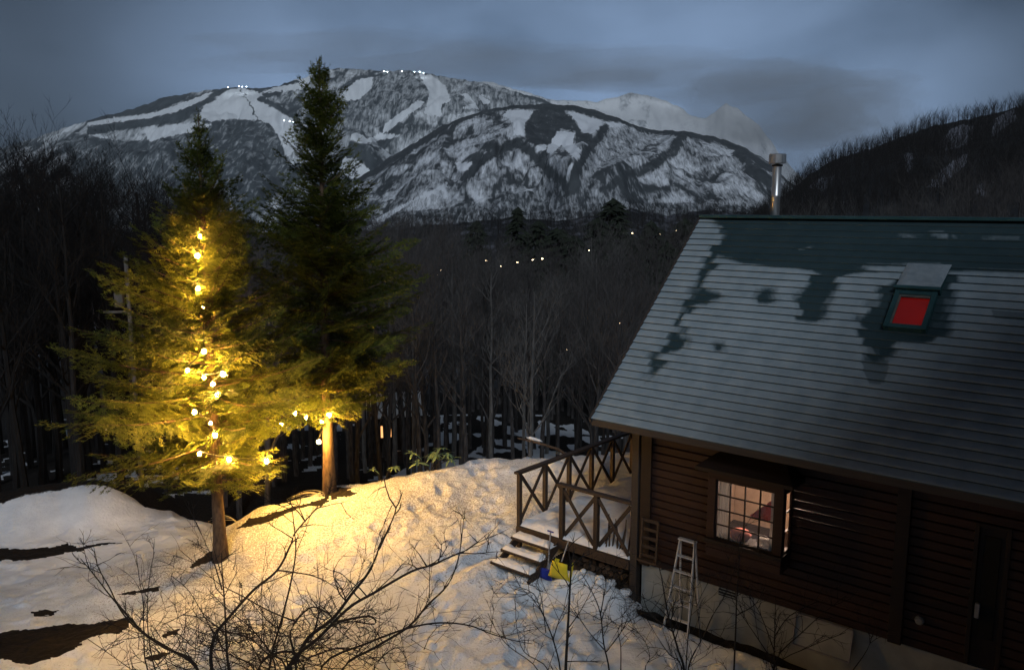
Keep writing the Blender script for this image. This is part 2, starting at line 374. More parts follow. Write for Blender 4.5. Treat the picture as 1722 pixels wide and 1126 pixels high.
for q in ((990,992,.5,.20),(985,985,.42,.24),(1015,1005,.45,.2),(955,985,.3,.2),(1040,1010,.4,.2),(930,990,.3,.16),(820,815,.5,.2),(790,820,.35,.16),(905,1000,.35,-.15)):
    a = onz(q[0], q[1], -8.3); DENTS.append((a.x, a.y, q[2], q[3]))
def hit(px, py):
    r = ray(px, py); lo = 12.
    for _ in range(400):
        p = r*(lo/r[1]); 
        if p[2]+CAMZ < gz(p[0], p[1]): break
        lo += .05
    return Vector((p[0], p[1], gz(p[0], p[1])))
# sledge / shovel trail running down from the knoll
for i in range(30):
    t = i/29; a = onz(930-190*t, 880+90*t, -8.2); DENTS.append((a.x, a.y, .2, -.06))
def ring(az0, az1, daz, rr):
    az = np.radians(np.arange(az0, az1+1e-6, daz)); R, Aa = np.meshgrid(rr, az, indexing='ij'); X = R*np.sin(Aa); Y = R*np.cos(Aa); return X, Y
def ground_attrs(X, Y, Z):
    px, py = project(np.stack([X, Y, Z], -1)); r = np.hypot(X, Y)
    sn = np.full(X.shape, 1.0)
    fo = np.clip((r-30)/8, 0, 1); patch = fbm(X/1.6, Y/5., 4); sn = sn*(1-fo)+fo*np.clip(.5+(patch-np.where((px > 640) & (px < 1020), .53, .57))*6, .0, 1)
    sn = np.where((X < -5.5) & (X > -13.6) & (Y > 26.9) & (r < 36), 0., sn)
    sn = np.where((r > 29.5) & (X < -6), np.minimum(sn, .55*(patch > .60)), sn); sn = np.where(r > 90, .15, sn)
    j = (fbm(X*1.8, Y*1.8, 3)-.5)*14; jx = px+j; jy = py+(fbm(X*1.8+50, Y*1.8, 3)-.5)*14
    pol = [[(-60,1085),(0,1068),(30,1058),(70,1052),(125,1050),(160,1046),(185,1040),(214,1036),(218,1044),(214,1056),(195,1066),(150,1072),(122,1090),(105,1101),(45,1114),(0,1106),(-60,1100)],
           [(48,1030),(75,1026),(100,1024),(92,1031),(60,1037)], [(195,1000),(235,994),(275,983),(268,992),(220,1002)],
           [(312,955),(330,938),(352,925),(380,918),(378,935),(345,948)], [(240,1104),(270,1094),(290,1096),(255,1108)], [(270,1068),(300,1058),(298,1066),(275,1074)],
           [(-40,921),(0,921),(60,921),(120,917),(170,913),(205,911),(180,917),(120,926),(60,936),(0,946),(-40,948)],
           [(395,890),(420,872),(450,868),(490,852),(545,838),(550,828),(560,832),(540,848),(480,862),(430,884)], [(535,824),(585,820),(600,826),(560,838),(535,836)]]
    m_ = np.zeros(X.shape, bool); near = r < 28
    for p in pol: m_ |= inpoly(jx, jy, p) & near
    sn = np.where(m_, 0., sn)
    lx = (X-HW.x)*U.x+(Y-HW.y)*U.y; ly = (X-HW.x)*V_.x+(Y-HW.y)*V_.y
    sn = np.where((np.abs(ly+.05) < .22+.08*(fbm(X*3, Y*3, 2)-.5)) & (lx > .1), 0, sn); sn = np.where((lx > -2.4) & (lx < 9) & (ly > .0) & (ly < 7) , 0, sn)
    t1 = onz(370, 930, -8.7); t2 = onz(553, 822, -7.75); li = np.zeros(X.shape)
    for t, q in ((t1, 2.6), (t2, 2.6)): li = np.maximum(li, np.exp(-((X-t.x)**2+(Y-t.y)**2)/q**2/2))
    t3 = onz(690, 850, -7.9); li = np.maximum(li, .8*np.exp(-(((X-t3.x)/3)**2+((Y-t3.y)/1.4)**2)/1.6)); li = np.maximum(li, .34*(r < 26)*(X < 1))
    li = li*(Y > 0)*np.clip(1-near_mask(X, Y)*3, 0, 1)*(np.where(py < 985, 1, .6)); return sn, li*(Z > -1.3)
RR = np.concatenate([np.arange(2, 11.5, .25), np.arange(11.5, 28, .055), 28*1.025**np.arange(0, 200)])
RR = RR[RR < 3200]
X, Y = ring(-48, 48, .14, RR); Z = H(X, Y); sn, li = ground_attrs(X, Y, Z)
g = link('ground', npmesh('ground', np.stack([X, Y, Z], -1).reshape(-1, 3), grid_faces(*X.shape, flip=True), None, {'snow': sn.ravel(), 'litter': li.ravel()}), MT['ground'], smooth=True)
g['kind'] = 'structure'
RR2 = np.concatenate([[0.01], 1.6*1.16**np.arange(0, 60)]); RR2 = RR2[RR2 < 9000]
X, Y = ring(47.9, 312.1, 3.003, RR2); Z = H(X, Y, False); sn = np.where(np.hypot(X, Y) < 30, 1, .4); 
g = link('ground', npmesh('ground', np.stack([X, Y, Z-.02], -1).reshape(-1, 3), grid_faces(*X.shape, flip=True), None, {'snow': sn.ravel(), 'litter': sn.ravel()*0}), MT['ground'], smooth=True)
g['kind'] = 'structure'

# ---------------------------------------------------------------- mountains (real distances, own relief)
def mountain_mat(name, dark, light, snow, sc_, streak=(1, .12, .30)):
    m = M(name); v = m.pos((1/sc_*streak[0], 1/sc_*streak[1], 1/sc_*streak[2])); n1 = m.noise(v, 1, 5, .72, .6); n2 = m.noise(m.pos((1/sc_/5,)*3), 1, 4, .6)
    cv = m.attr('cover'); nn = m.math('ADD', m.math('MULTIPLY', n1, .72), m.math('MULTIPLY', n2, .28))
    k = m.rng(m.math('SUBTRACT', nn, m.math('MULTIPLY', cv, .62)), -.04, .20)      # 1 = snow shows
    k = m.n('ShaderNodeClamp', {0: k}).outputs[0]
    fc = m.ramp(n2, [(.3, dark), (.7, light)])
    m.col(m.mix(k, fc, snow), .9); m.bump(n2, .25, sc_*.5); return m.m
def ridge_mesh(name, crest, D, D0, y0, mat, open_=(), dense=(), lines=(), base=.62, relief=1., step=2.2, rows=110, back=1.25, label=None, kind='structure', jag=0., cave=1.25, seed=0):
    cx = np.array([c[0] for c in crest], float); cy = np.array([c[1] for c in crest], float)
    px = np.arange(cx[0], cx[-1]+.1, step); crow = np.interp(px, cx, cy)+(fbm(px/9.+seed, px*0, 4)-.5)*jag
    r0 = np.array([ray(p, HY) for p in px]); dirx = r0[:, 0]/r0[:, 1]
    zc = np.array([at(p, c, 1.)[2]-CAMZ for p, c in zip(px, crow)])*D
    z0 = (np.interp(px, *zip(*y0)) if hasattr(y0, '__len__') else np.full(px.shape, y0, float))
    t = np.linspace(0, 1, rows)
    T, ZC = np.meshgrid(t, zc, indexing='ij'); Z0 = np.meshgrid(t, z0, indexing='ij')[1]; DX = np.meshgrid(t, dirx, indexing='ij')[1]; PX = np.meshgrid(t, px, indexing='ij')[1]
    Yd = D0+(D-D0)*T; Z = Z0+(ZC-Z0)*T**cave
    X = Yd*DX
    s = D*.03
    gul = np.abs(fbm(X/s/2.2+seed, Yd/s/5, 5)-.5)*2
    env = np.sin(PI*np.clip(T, 0, 1))**.7
    amp = (ZC-Z0)*.20*relief*env
    Z = Z+amp*(gul-.35)
    pxx, pyy = project(np.stack([X, Yd, Z+CAMZ], -1))
    for ln, wd, up in lines:
        d = distline(pxx, pyy, ln); Z = Z+np.exp(-(d/(wd*2.2))**2)*up*D*.012*env
    rg = 1-2*np.abs(fbm(X/s*1.1+3, Yd/s*.35, 4)-.5)*2; cov = base+(fbm(X/s*1.3+9, Yd/s*1.3, 4)-.5)*.6+np.clip(rg-.55, 0, 1)*.75
    pxx, pyy = project(np.stack([X, Yd, Z+CAMZ], -1)); jx = pxx+(fbm(X/s*9, Yd/s*9, 3)-.5)*5; jy = pyy+(fbm(X/s*9+31, Yd/s*9, 3)-.5)*5
    for p, v in dense: cov = np.where(inpoly(jx, jy, p), v, cov)
    for p in open_: cov = np.where(inpoly(jx, jy, p), -.35, cov)
    for ln, wd, up in lines: cov = np.maximum(cov, np.clip(1.35-distline(jx+(fbm(X/s*3, Yd/s*3, 3)-.5)*14, jy, ln)/(wd*(1.35 if wd > 4 else 1)), 0, 1)*(1.15 if up < .95 else .98))
    # back slope
    X = np.vstack([X, X[-1:]*back]); Yd = np.vstack([Yd, Yd[-1:]*back]); Z = np.vstack([Z, Z0[-1:]]); cov = np.vstack([cov, cov[-1:]])
    me = npmesh(name, np.stack([X, Yd, Z+CAMZ], -1).reshape(-1, 3), grid_faces(*X.shape), None, {'cover': cov.ravel()})
    o = link(name, me, mat, smooth=True); o['kind'] = kind
    return px, crow
MM1 = mountain_mat('far_ski_mountain', (.055, .068, .078), (.11, .13, .145), (.82, .86, .90), 15)
MM2 = mountain_mat('near_ridge_woods', (.035, .042, .048), (.075, .086, .095), (.78, .82, .88), 8)
MM3 = mountain_mat('distant_snow_peaks', (.14, .16, .19), (.25, .28, .31), (.88, .91, .94), 30, (1, .5, .6))
MM4 = mountain_mat('dark_wooded_hill', (.009, .010, .012), (.022, .023, .026), (.20, .21, .25), 3.2)
Z3 = lambda X, Y, s: [(X+a/s[0], Y+b/s[1]) for a, b in ()]
def zp(ox, oy, s, L): return [(ox+a/s, oy+b/s) for a, b in L]
s7 = 2.2077   # zoomed tracing of the left half of the range
s8 = 2.1525
ridge_mesh('mountain_range', [(560,160),(700,150),(780,140),(820,136),(860,148),(900,160),(930,170),(960,168),(1000,172),(1030,164),(1060,156),(1085,160),(1110,168),(1140,183),(1160,196),(1180,200),(1200,184),(1215,173),(1232,182),(1250,196),(1272,212),(1290,235),(1310,262),(1340,292),(1400,330),(1480,360)],
           11000, 7500, -90, MM3, base=.30, relief=3.2, step=3, rows=90, jag=7, seed=4,
           dense=[([(1160,190),(1190,200),(1200,240),(1240,260),(1330,330),(1400,400),(1100,260)], .45)])
ridge_mesh('mountain', [(-200,300),(-60,275),(40,240),(100,222),(150,205),(200,192),(250,178),(280,165),(320,158),(370,151),(410,147),(440,149),(480,143),(520,130),(560,117),(600,115),(640,120),(680,119),(710,122),(760,131),(800,137),(840,146),(880,158),(915,168),(960,196),(1050,240),(1150,290),(1300,350)],
           4600, 2600, -90, MM1, base=.69, relief=1.7, step=1.6, rows=200, jag=5, cave=1.15, seed=2,
           dense=[(zp(120,60,s7,[(60,320),(120,290),(230,262),(320,232),(410,212),(450,215),(400,245),(300,285),(180,300)]), 1.3),
                  (zp(120,60,s7,[(60,330),(270,305),(360,285),(480,245),(560,205),(520,235),(440,285),(380,320),(290,335),(180,350),(60,370)]), 1.2),
                  (zp(120,60,s7,[(0,360),(200,395),(320,380),(460,320),(560,312),(640,320),(720,320),(760,350),(775,400),(810,460),(830,560),(600,700),(0,700)]), .88),
                  (zp(120,60,s7,[(1000,200),(1060,250),(1120,170),(1180,135),(1290,140),(1330,210),(1290,250),(1180,330),(1060,380),(1000,360)]), .78),
                  (zp(120,60,s7,[(1320,140),(1420,155),(1560,180),(1722,240),(1722,265),(1560,270),(1440,290),(1370,300),(1400,210)]), .74)],
           open_=[zp(120,60,s7,[(500,250),(560,205),(640,195),(700,215),(850,150),(900,140),(860,200),(700,212),(760,260),(820,310),(830,420),(800,450),(770,370),(740,330),(700,312),(600,308),(520,318),(470,300)]),
                  zp(120,60,s7,[(270,350),(380,330),(470,322),(520,330),(480,350),(330,380),(290,395)]),
                  zp(120,60,s7,[(990,240),(1020,200),(1060,165),(1120,150),(1115,195),(1070,235),(1010,240)]),
                  zp(120,60,s7,[(1290,138),(1340,150),(1390,190),(1410,240),(1375,255),(1370,300),(1310,290),(1330,210),(1300,160)]),
                  zp(120,60,s7,[(1290,240),(1310,250),(1180,350),(1150,370),(1165,330)]),
                  zp(120,60,s7,[(1040,365),(1060,360),(1100,385),(1150,365),(1230,370),(1140,390),(1080,400),(1040,395)]),
                  zp(120,60,s7,[(1440,215),(1470,215),(1510,270),(1450,270),(1500,250)]), zp(120,60,s7,[(1510,215),(1560,245),(1530,255)]),
                  zp(120,60,s7,[(1010,450),(1080,470),(1120,520),(1040,530),(1000,500)]),
                  zp(120,60,s7,[(60,322),(230,300),(330,280),(440,240),(520,208),(555,205),(470,250),(380,285),(290,305),(60,335)])],
           lines=[(zp(120,60,s7,[(560,205),(470,265),(380,312),(290,325)]), 5, .4), (zp(120,60,s7,[(705,235),(760,265),(810,290)]), 5, .4), (zp(120,60,s7,[(630,200),(660,255),(690,310)]), 1.6, 0),
                  (zp(120,60,s7,[(990,200),(1060,155),(1170,143)]), 3, .4), (zp(120,60,s7,[(1040,400),(1100,450),(1150,500)]), 6, .5), (zp(120,60,s7,[(760,185),(840,170)]), 3, .2)])
ridge_mesh('mountain_ridge', [(440,420),(500,372),(560,330),(600,302),(630,284),(660,262),(700,240),(740,214),(780,197),(820,184),(860,178),(920,175),(960,177),(1000,186),(1040,200),(1070,212),(1100,220),(1150,221),(1200,230),(1250,249),(1290,272),(1320,300),(1350,325),(1390,350),(1450,385)],
           3000, 1500, -80, MM2, base=.66, relief=1.5, step=1.6, rows=210, jag=5, cave=1.1, seed=6,
           open_=[zp(600,100,s8,[(545,180),(640,178),(610,230),(600,290),(580,285),(565,220),(530,205)]),
                  zp(600,100,s8,[(760,185),(840,200),(900,215),(970,215),(975,240),(900,245),(850,268),(815,262),(800,230)]),
                  zp(600,100,s8,[(725,260),(790,265),(780,300),(830,350),(800,370),(740,310),(705,345),(685,330)]),
                  zp(600,100,s8,[(770,370),(800,400),(785,440),(760,420)]), zp(600,100,s8,[(355,375),(430,372),(410,405),(370,400)]),
                  zp(600,100,s8,[(330,445),(320,470),(230,500),(130,560),(60,610),(60,580),(200,510)]), zp(600,100,s8,[(640,310),(690,310),(680,330),(650,328)])],
           dense=[(zp(600,100,s8,[(640,185),(740,180),(790,225),(815,265),(740,250),(680,320),(620,300),(605,250)]), .98),
                  (zp(600,100,s8,[(840,300),(960,250),(1100,280),(1000,350),(880,400),(800,440)]), .72),
                  (zp(600,100,s8,[(60,560),(300,540),(700,470),(1000,520),(1300,520),(1722,560),(1722,818),(0,818)]), .8)],
           lines=[(zp(600,100,s8,[(0,440),(60,410),(150,350),(230,300),(330,230),(450,185),(560,165),(680,170),(800,175),(900,210),(960,215),(1060,255),(1180,265),(1300,285),(1400,330),(1480,385),(1560,430),(1660,510)]), 7, 0.),
                  (zp(600,100,s8,[(590,300),(640,350),(700,410),(760,460),(775,480)]), 12, 1.1), (zp(600,100,s8,[(575,300),(500,335),(440,380),(400,420)]), 8, .9),
                  (zp(600,100,s8,[(1180,265),(1150,330),(1060,390),(960,430),(900,470)]), 11, 1.1), (zp(600,100,s8,[(900,250),(850,310),(800,390),(775,450)]), 8, .9),
                  (zp(600,100,s8,[(1380,340),(1440,400),(1500,440)]), 8, .6)])
ridge_mesh('hillside', [(1180,420),(1260,380),(1330,318),(1360,292),(1400,268),(1430,258),(1470,246),(1500,232),(1560,212),(1620,200),(1680,186),(1722,173),(1800,150),(2000,120),(2300,100)],
           620, 150, [(1180,-20),(1500,-8),(2300,2)], MM4, base=1.1, relief=.9, step=3, rows=110, jag=6, cave=1.15, seed=9,
           open_=[zp(1300,120,4.08,q) for q in ([(1150,480),(1220,400),(1290,365),(1370,380),(1370,470),(1250,530),(1180,530)],[(1500,440),(1530,320),(1650,260),(1670,330)],[(1060,790),(1200,640),(1330,570),(1330,630),(1150,790)],[(1370,810),(1460,750),(1470,860)],[(560,480),(700,470),(740,400),(900,420),(760,470),(640,520)],[(240,800),(300,740),(420,720),(350,820)],[(900,560),(960,560),(950,680),(910,690)])])
ridge_mesh('wooded_rise', [(-500,300),(-200,330),(0,345),(120,372),(240,395),(330,400),(450,392),(560,385),(640,388),(720,378),(800,372),(860,366),(940,372),(1010,360),(1060,352),(1120,362),(1200,352),(1300,362),(1400,370)],
           480, 130, -34, MM4, base=.82, relief=.6, step=3, rows=90, jag=6, cave=.9, seed=12)

# ---------------------------------------------------------------- bare deciduous trees
def bare_tree_mesh(seed, h=12., spread=.28, twiggy=1., r0=None, fork=.35):
    R = random.Random(seed); tr = MB(); br = MB()
    r0 = r0 or h*.011
    n = 9; x = y = 0; tp = []; dx, dy = R.uniform(-.04, .04), R.uniform(-.04, .04)
    for i in range(n+1):
        t = i/n; tp.append(Vector((x, y, h*.86*t))); x += h/n*(dx+R.uniform(-.045, .045)); y += h/n*(dy+R.uniform(-.045, .045))
    tr.tube([Vector((tp[0].x, tp[0].y, -1.5))]+tp, [r0*1.25]+[r0*(1-.8*i/n) for i in range(n+1)], 6)
    def limb(p, d, L, r, lev):
        k = 5 if lev < 2 else 3; q = [p]; pp = p.copy(); dd = d.copy()
        for i in range(k):
            dd = (dd+Vector((R.gauss(0, .12), R.gauss(0, .12), .10+R.gauss(0, .06)))).normalized(); pp = pp+dd*L/k; q.append(pp.copy())
        br.tube(q, [r*(1-.82*i/k) for i in range(k+1)], 4 if lev == 0 else 3, cap=False)
        if lev >= 3: return
        m_ = int((6, 5, 3)[lev]*twiggy)+R.randint(0, 1)
        for j in range(m_):
            t = R.uniform(.2, 1); f = t*k; i = min(int(f), k-1); b = q[i].lerp(q[i+1], f-i)
            dn = (q[i+1]-q[i]).normalized(); s = Vector((R.gauss(0, 1), R.gauss(0, 1), R.gauss(.25, .5))).normalized()
            limb(b, (dn*.75+s*.6).normalized(), L*R.uniform(.35, .6), max(r*(1-.75*t)*.6, .0045), lev+1)
    for j in range(int(h*1.15)):
        z = R.uniform(fork, .98); f = z*n; i = min(int(f), n-1); b = tp[i].lerp(tp[i+1], f-i); a = R.uniform(0, 2*PI)
        d = Vector((math.cos(a), math.sin(a), R.uniform(.55, 1.5))).normalized()
        limb(b, d, h*spread*R.uniform(.6, 1.15)*(1.15-z*.55), r0*(1-.8*z)*.55, 0)
    return tr.mesh('trunk'), br.mesh('crown')
TREES = [bare_tree_mesh(100+i, h, sp, tw, fork=fk) for i, (h, sp, tw, fk) in enumerate([(12, .26, 1, .4), (13, .30, .9, .35), (11, .24, 1.1, .45), (14, .3, .8, .3), (10, .32, 1., .25), (13, .22, 1.1, .5), (9, .34, 1., .2), (14, .27, .9, .4)])]
for a, b in TREES:
    for me, mm in ((a, MT['bark']), (b, MT['bark'])): me.materials.append(mm)
GB = {}
PALE = [(a.copy(), b.copy()) for a, b in TREES]
PALER = [(a.copy(), b.copy()) for a, b in TREES]
MT['bark_birch'] = simple('pale_birch_bark', (.05, .05, .05), (.14, .135, .13), 9, .9, (1, 1, .25), .6, .02)
for a, b in PALER:
    a.name = 'trunk'; b.name = 'crown'; a.materials.clear(); a.materials.append(MT['bark_birch']); b.materials.clear(); b.materials.append(MT['bark_birch'])
for a, b in PALE:
    a.name = 'trunk'; b.name = 'crown'; a.materials.clear(); a.materials.append(MT['bark_grey']); b.materials.clear(); b.materials.append(MT['bark_pale'])
def put_tree(x, y, h, label, group, k=None, lift=0):
    SET = TREES if 'left' in label else (PALER if rnd.random() < .09 else PALE)
    k = rnd.randrange(len(TREES)) if k is None else k; hh_ = (12, 13, 11, 14, 10, 13, 9, 14)[k]
    t = empty('bare_tree', (x, y, gz(x, y)-.1+lift), rnd.uniform(0, 6.28), label=label, cat='tree', group=group); s = h/hh_
    t.scale = (s*rnd.uniform(.9, 1.1),)*2+(s,)
    for nm, me in (('trunk', SET[k][0]), ('crown', SET[k][1])):
        o = bpy.data.objects.new(nm, me); C.objects.link(o); o.parent = t
# left wood: close behind the snow bank, tall and dark
def band(n, px0, px1, y0, y1, topf, label, group, mind=.9, hmin=5):
    done = 0; tries = 0; pos = []
    while done < n and tries < n*30:
        tries += 1; Yd = y0+(y1-y0)*rnd.random()**.8; px = rnd.uniform(px0, px1); x = (px-CX)/F*Yd*1.0
        if any((x-a)**2+(Yd-b)**2 < mind**2 for a, b in pos): continue
        top = topf(px, Yd)+rnd.uniform(-18, 45); z = gz(x, Yd); zt = at(px, top, Yd).z; h = zt-z
        if h < hmin: continue
        pos.append((x, Yd)); put_tree(x, Yd, min(h, 26), label, group); done += 1
band(70, -70, 330, 30.5, 58, lambda p, Y: np.interp(p, [-70, 0, 60, 110, 170, 250, 330], [230, 235, 215, 205, 245, 255, 330]), 'tall leafless tree in the dark wood behind the snow bank at left', 'bare trees behind the snow bank')
band(118, 330, 1090, 31, 60, lambda p, Y: np.interp(p, [330, 480, 600, 700, 800, 900, 1000, 1090], [345, 370, 350, 335, 385, 400, 405, 395])+(60-Y)*1.2, 'slender leafless tree in the wood below the snowy yard', 'bare trees below the yard')
band(60, 560, 1250, 62, 110, lambda p, Y: np.interp(p, [560, 700, 850, 1000, 1150, 1250], [355, 345, 375, 360, 350, 345]), 'leafless tree further down the wooded slope behind the cabin roof', 'bare trees further down the slope', 1.6)
band(42, 1290, 1800, 70, 150, lambda p, Y: np.interp(p, [1290, 1400, 1500, 1600, 1722, 1800], [350, 320, 290, 262, 240, 235]), 'leafless tree on the dark slope seen above the roof ridge at right', 'bare trees above the roof ridge', 2.)
# far hillside forest: thousands of small trees, nobody could count them
def far_forest(name, label_kind, sel, n, hr, wd, seed, mat, layers=5):
    R = np.random.RandomState(seed); Vv = []; Fq = []; base = 0
    ob = bpy.data.objects[sel]; co = np.empty(len(ob.data.vertices)*3); ob.data.vertices.foreach_get('co', co); co = co.reshape(-1, 3)
    px, py = project(co); cvv = np.empty(len(co)); ob.data.attributes['cover'].data.foreach_get('value', cvv); ok = np.where((px > -60) & (px < 1790) & (co[:, 1] > 200) & ((cvv > .2) | (R.rand(len(cvv)) < .3)))[0]; 
    w_ = (co[ok, 1]/500)**1.0; idx = R.choice(ok, n, p=w_/w_.sum())
    Fs = []
    for i in idx:
        p = co[i]+np.array([R.randn()*1.5, R.randn()*2, -.5]); h = R.uniform(*hr); k = 7
        v = [p, p+[wd*.12, 0, 0], p+[wd*.06, 0, h]]; f = [(0, 1, 2)]
        for j in range(k):
            z = h*R.uniform(.3, .75); a = R.uniform(0, 2*PI); L = h*R.uniform(.25, .5); b = p+[0, 0, z]
            e = b+np.array([math.cos(a)*L*.5, math.sin(a)*L*.5, L]); q = len(v); v += [b, b+[0, 0, wd*.16], e]; f.append((q, q+1, q+2))
        Vv.append(np.array(v)); Fs.append(np.array(f)+base); base += len(v)
    o = link(name, npmesh(name, np.concatenate(Vv), None, np.concatenate(Fs)), mat); o['kind'] = 'stuff'; return o
far_forest('hillside_trees', '', 'hillside', 5200, (6, 15), 1.6, 5, MT['bark'])
far_forest('distant_woods', '', 'wooded_rise', 6000, (5, 12), 1.1, 6, MT['bark'])
# evergreens among them: dark rounded conifer crowns
def conifer_low(seed, h=9, r=2.2):
    R = random.Random(seed); tr = MB().tube([(0, 0, -1), (0, 0, h*.95)], [.16, .03], 5).mesh('trunk'); vs = []; fs = []
    for i in range(420):
        t = R.random()**.7; z = h*(.12+.88*t); rr = r*(1-t)**.75*R.uniform(.35, 1.05)+.05; a = R.uniform(0, 2*PI); s = R.uniform(.25, .5)
        c = Vector((rr*math.cos(a), rr*math.sin(a), z-.25*rr)); o = Vector((math.cos(a), math.sin(a), -.25)); sd = Vector((-math.sin(a), math.cos(a), 0)); k = len(vs)
        vs += [c-sd*s*.5, c+sd*s*.5, c+o*s*1.3, c+Vector((0, 0, s*.5))]; fs += [(k, k+1, k+2), (k, k+3, k+2), (k+1, k+3, k+2)]
    me = bpy.data.meshes.new('crown'); me.from_pydata([tuple(v) for v in vs], [], fs); me.update()
    a = me.attributes.new('tint', 'FLOAT', 'POINT'); a.data.foreach_set('value', [R.random()*.3 for _ in vs]); return tr, me
CL = [conifer_low(i) for i in range(3)]
for tr_, cr_ in CL: tr_.materials.append(MT['bark']); cr_.materials.append(simple('dark_evergreen_needles', (.008, .012, .008), (.022, .030, .018), 3, .9) if not cr_.materials else None)
for px, top, Yd, r_ in ((1030, 338, 150, 1.5), (1005, 372, 120, 1.3), (1095, 376, 140, 1.2), (870, 352, 170, 1.1), (905, 375, 160, 1.3), (800, 375, 170, 1.2), (940, 388, 130, 1.5), (1150, 372, 150, 1.4), (1060, 400, 110, 1.2), (965, 402, 100, 1.2), (1120, 410, 95, 1.)):
    x = (px-CX)/F*Yd; zt = at(px, top, Yd).z; zg = gz(x, Yd); h = min(zt-zg, 26)
    t = empty('evergreen_tree', (x, Yd, zt-h), rnd.uniform(0, 6), label='dark evergreen among bare trees on the wooded slope left of the roof ridge', cat='tree', group='dark evergreens on the wooded slope')
    t.scale = (h/9*r_*.8, h/9*r_*.8, h/9); k = rnd.randrange(3)
    for nm, me in (('trunk', CL[k][0]), ('crown', CL[k][1])):
        o = bpy.data.objects.new(nm, me); C.objects.link(o); o.parent = t

# ---------------------------------------------------------------- the cabin
house = empty('cabin', HW, HRZ, label='brown log-sided cabin with teal metal roof dusted with snow', cat='house')
HL, DEP = 13.2, 7.5
def part(o, **k): return tag(o, **k)
found = MB().box((HL/2, DEP/2, .32), (HL-.1, DEP-.06, 1.30)).build('foundation', MT['concrete'], house)
f1 = hplane(1497, 1075, 0).x; f2 = hplane(1513, 1083, 0).x; 
vp_ = hplane(1222, 996, 0)
vt = MB().box((vp_.x, .028, vp_.z), (.36, .02, .2)).build('vent', MT['black'], found)
for i in range(3): MB().box((vp_.x, .012, vp_.z-.06+.06*i), (.34, .02, .014)).build('vent_slat', MT['concrete'], found)
# siding: individual planks, cut at the bay window and the door
bayF = -.48
b0 = hplane(1200, 905, bayF); b1 = hplane(1299, 929.5, bayF); b2 = hplane(1201, 804.6, bayF)
BX0, BX1, BZ0, BZ1 = b0.x, b1.x, b0.z, b2.z       # glass rectangle on the bay front
OB0, OB1 = BX0-.14, BX1+.13
dr0 = hplane(1636, 935, 0).x; dr1 = hplane(1698, 950, 0).x; DZ1 = hplane(1660, 880, 0).z
wall = MB().box((HL/2, .11, 1.02), (HL, .14, .05)).build('wall', MT['dark_trim'], house)
ph = .165; z = .98; i = 0; zt_w = 4.75
while z < zt_w:
    spans = [(.02, HL)]
    if z+ph > BZ0-.25 and z < BZ1+.12: spans = [(.02, OB0+.02), (OB1-.02, HL)]
    if z < DZ1:
        spans = [q for s_ in spans for q in (((s_[0], dr0), (dr1, s_[1])) if s_[1] > dr1 and s_[0] < dr0 else (s_,))]
    if i % 1 == 0:
        nsp = []
        for a, b in spans:
            c_ = a; 
            while b-c_ > 4.2: L_ = rnd.uniform(2.2, 3.6); nsp.append((c_, c_+L_-.004)); c_ += L_
            nsp.append((c_, b))
        spans = nsp
    for a, b in spans:
        me = MB(); y0 = -.01; zc = z+ph/2
        sec = [(y0+.035, -ph/2+.004), (y0+.006, -ph/2+.012), (y0+.000, -ph*.38), (y0-.004, ph*.38), (y0+.006, ph/2-.012), (y0+.035, ph/2-.004), (y0+.07, ph/2-.004), (y0+.07, -ph/2+.004)]
        k = len(sec); me.add([(a, yy, zc+zz) for yy, zz in sec]+[(b, yy, zc+zz) for yy, zz in sec], [tuple((j, (j+1) % k, k+(j+1) % k, k+j))[::-1] for j in range(k)]+[tuple(range(k)), tuple(range(2*k-1, k-1, -1))])
        me.build('plank', MT['siding'], wall)
    z += ph; i += 1
def gable(x, th):
    m_ = MB(); pr = [(0, .96), (DEP, .96), (DEP, 4.55), (DEP/2, 7.95), (0, 4.55)]
    m_.add([(x, a, b) for a, b in pr]+[(x+th, a, b) for a, b in pr], [(0, 1, 2, 3, 4), (9, 8, 7, 6, 5)]+[(j, j+5, (j+1) % 5+5, (j+1) % 5) for j in range(5)]); return m_
gable(.02, .1).build('gable_wall', MT['siding'], house); gable(HL-.12, .1).build('gable_wall', MT['siding'], house)
MB().box((HL/2, DEP-.05, 2.9), (HL-.3, .1, 3.8)).build('back_wall', MT['siding'], house)
MB().box((.14, -.035, 2.75), (.24, .05, 3.55)).build('corner_board', MT['dark_trim'], house, bevel=.005)
MB().box(((f1+f2)/2, -.04, 2.80), (f2-f1+.06, .10, 3.62)).build('corner_board', MT['dark_trim'], house, bevel=.005)
MB().box((.0-.115, .02, 2.05), (.17, .17, 4.5)).build('corner_post', MT['post_wood'], house, bevel=.008)
# roof: each horizontal metal course is its own piece
E_ = Vector((-.731, -.80, 4.137)); RY, RZ = E_.y+4.551, E_.z+4.04; RL = HL+.73
roof = MB().box((E_.x+RL/2, RY, RZ+.035), (RL, .30, .07)).build('roof', MT['teal'], house, bevel=.01)
N = 32; SL = math.hypot(4.551, 4.04); sd = Vector((0, 4.551/SL, 4.04/SL)); nn_ = Vector((0, -4.04/SL, 4.551/SL)); cl = SL/N
s6 = 2.1658
def rp(L):        # traced melt shapes -> metres on the roof plane (along the eave, up the slope)
    out = []
    for a, b in L:
        px, py = 980+a/s6, 240+b/s6; d = Vector(ray(px, py)); o = Vector((0, 0, CAMZ)); dl = Vector((d.dot(U), d.dot(V_), d.z)); ol = hl(o)
        t = (E_-ol).dot(nn_)/dl.dot(nn_); q = ol+dl*t-E_; out.append((q.x, q.dot(sd)))
    return out
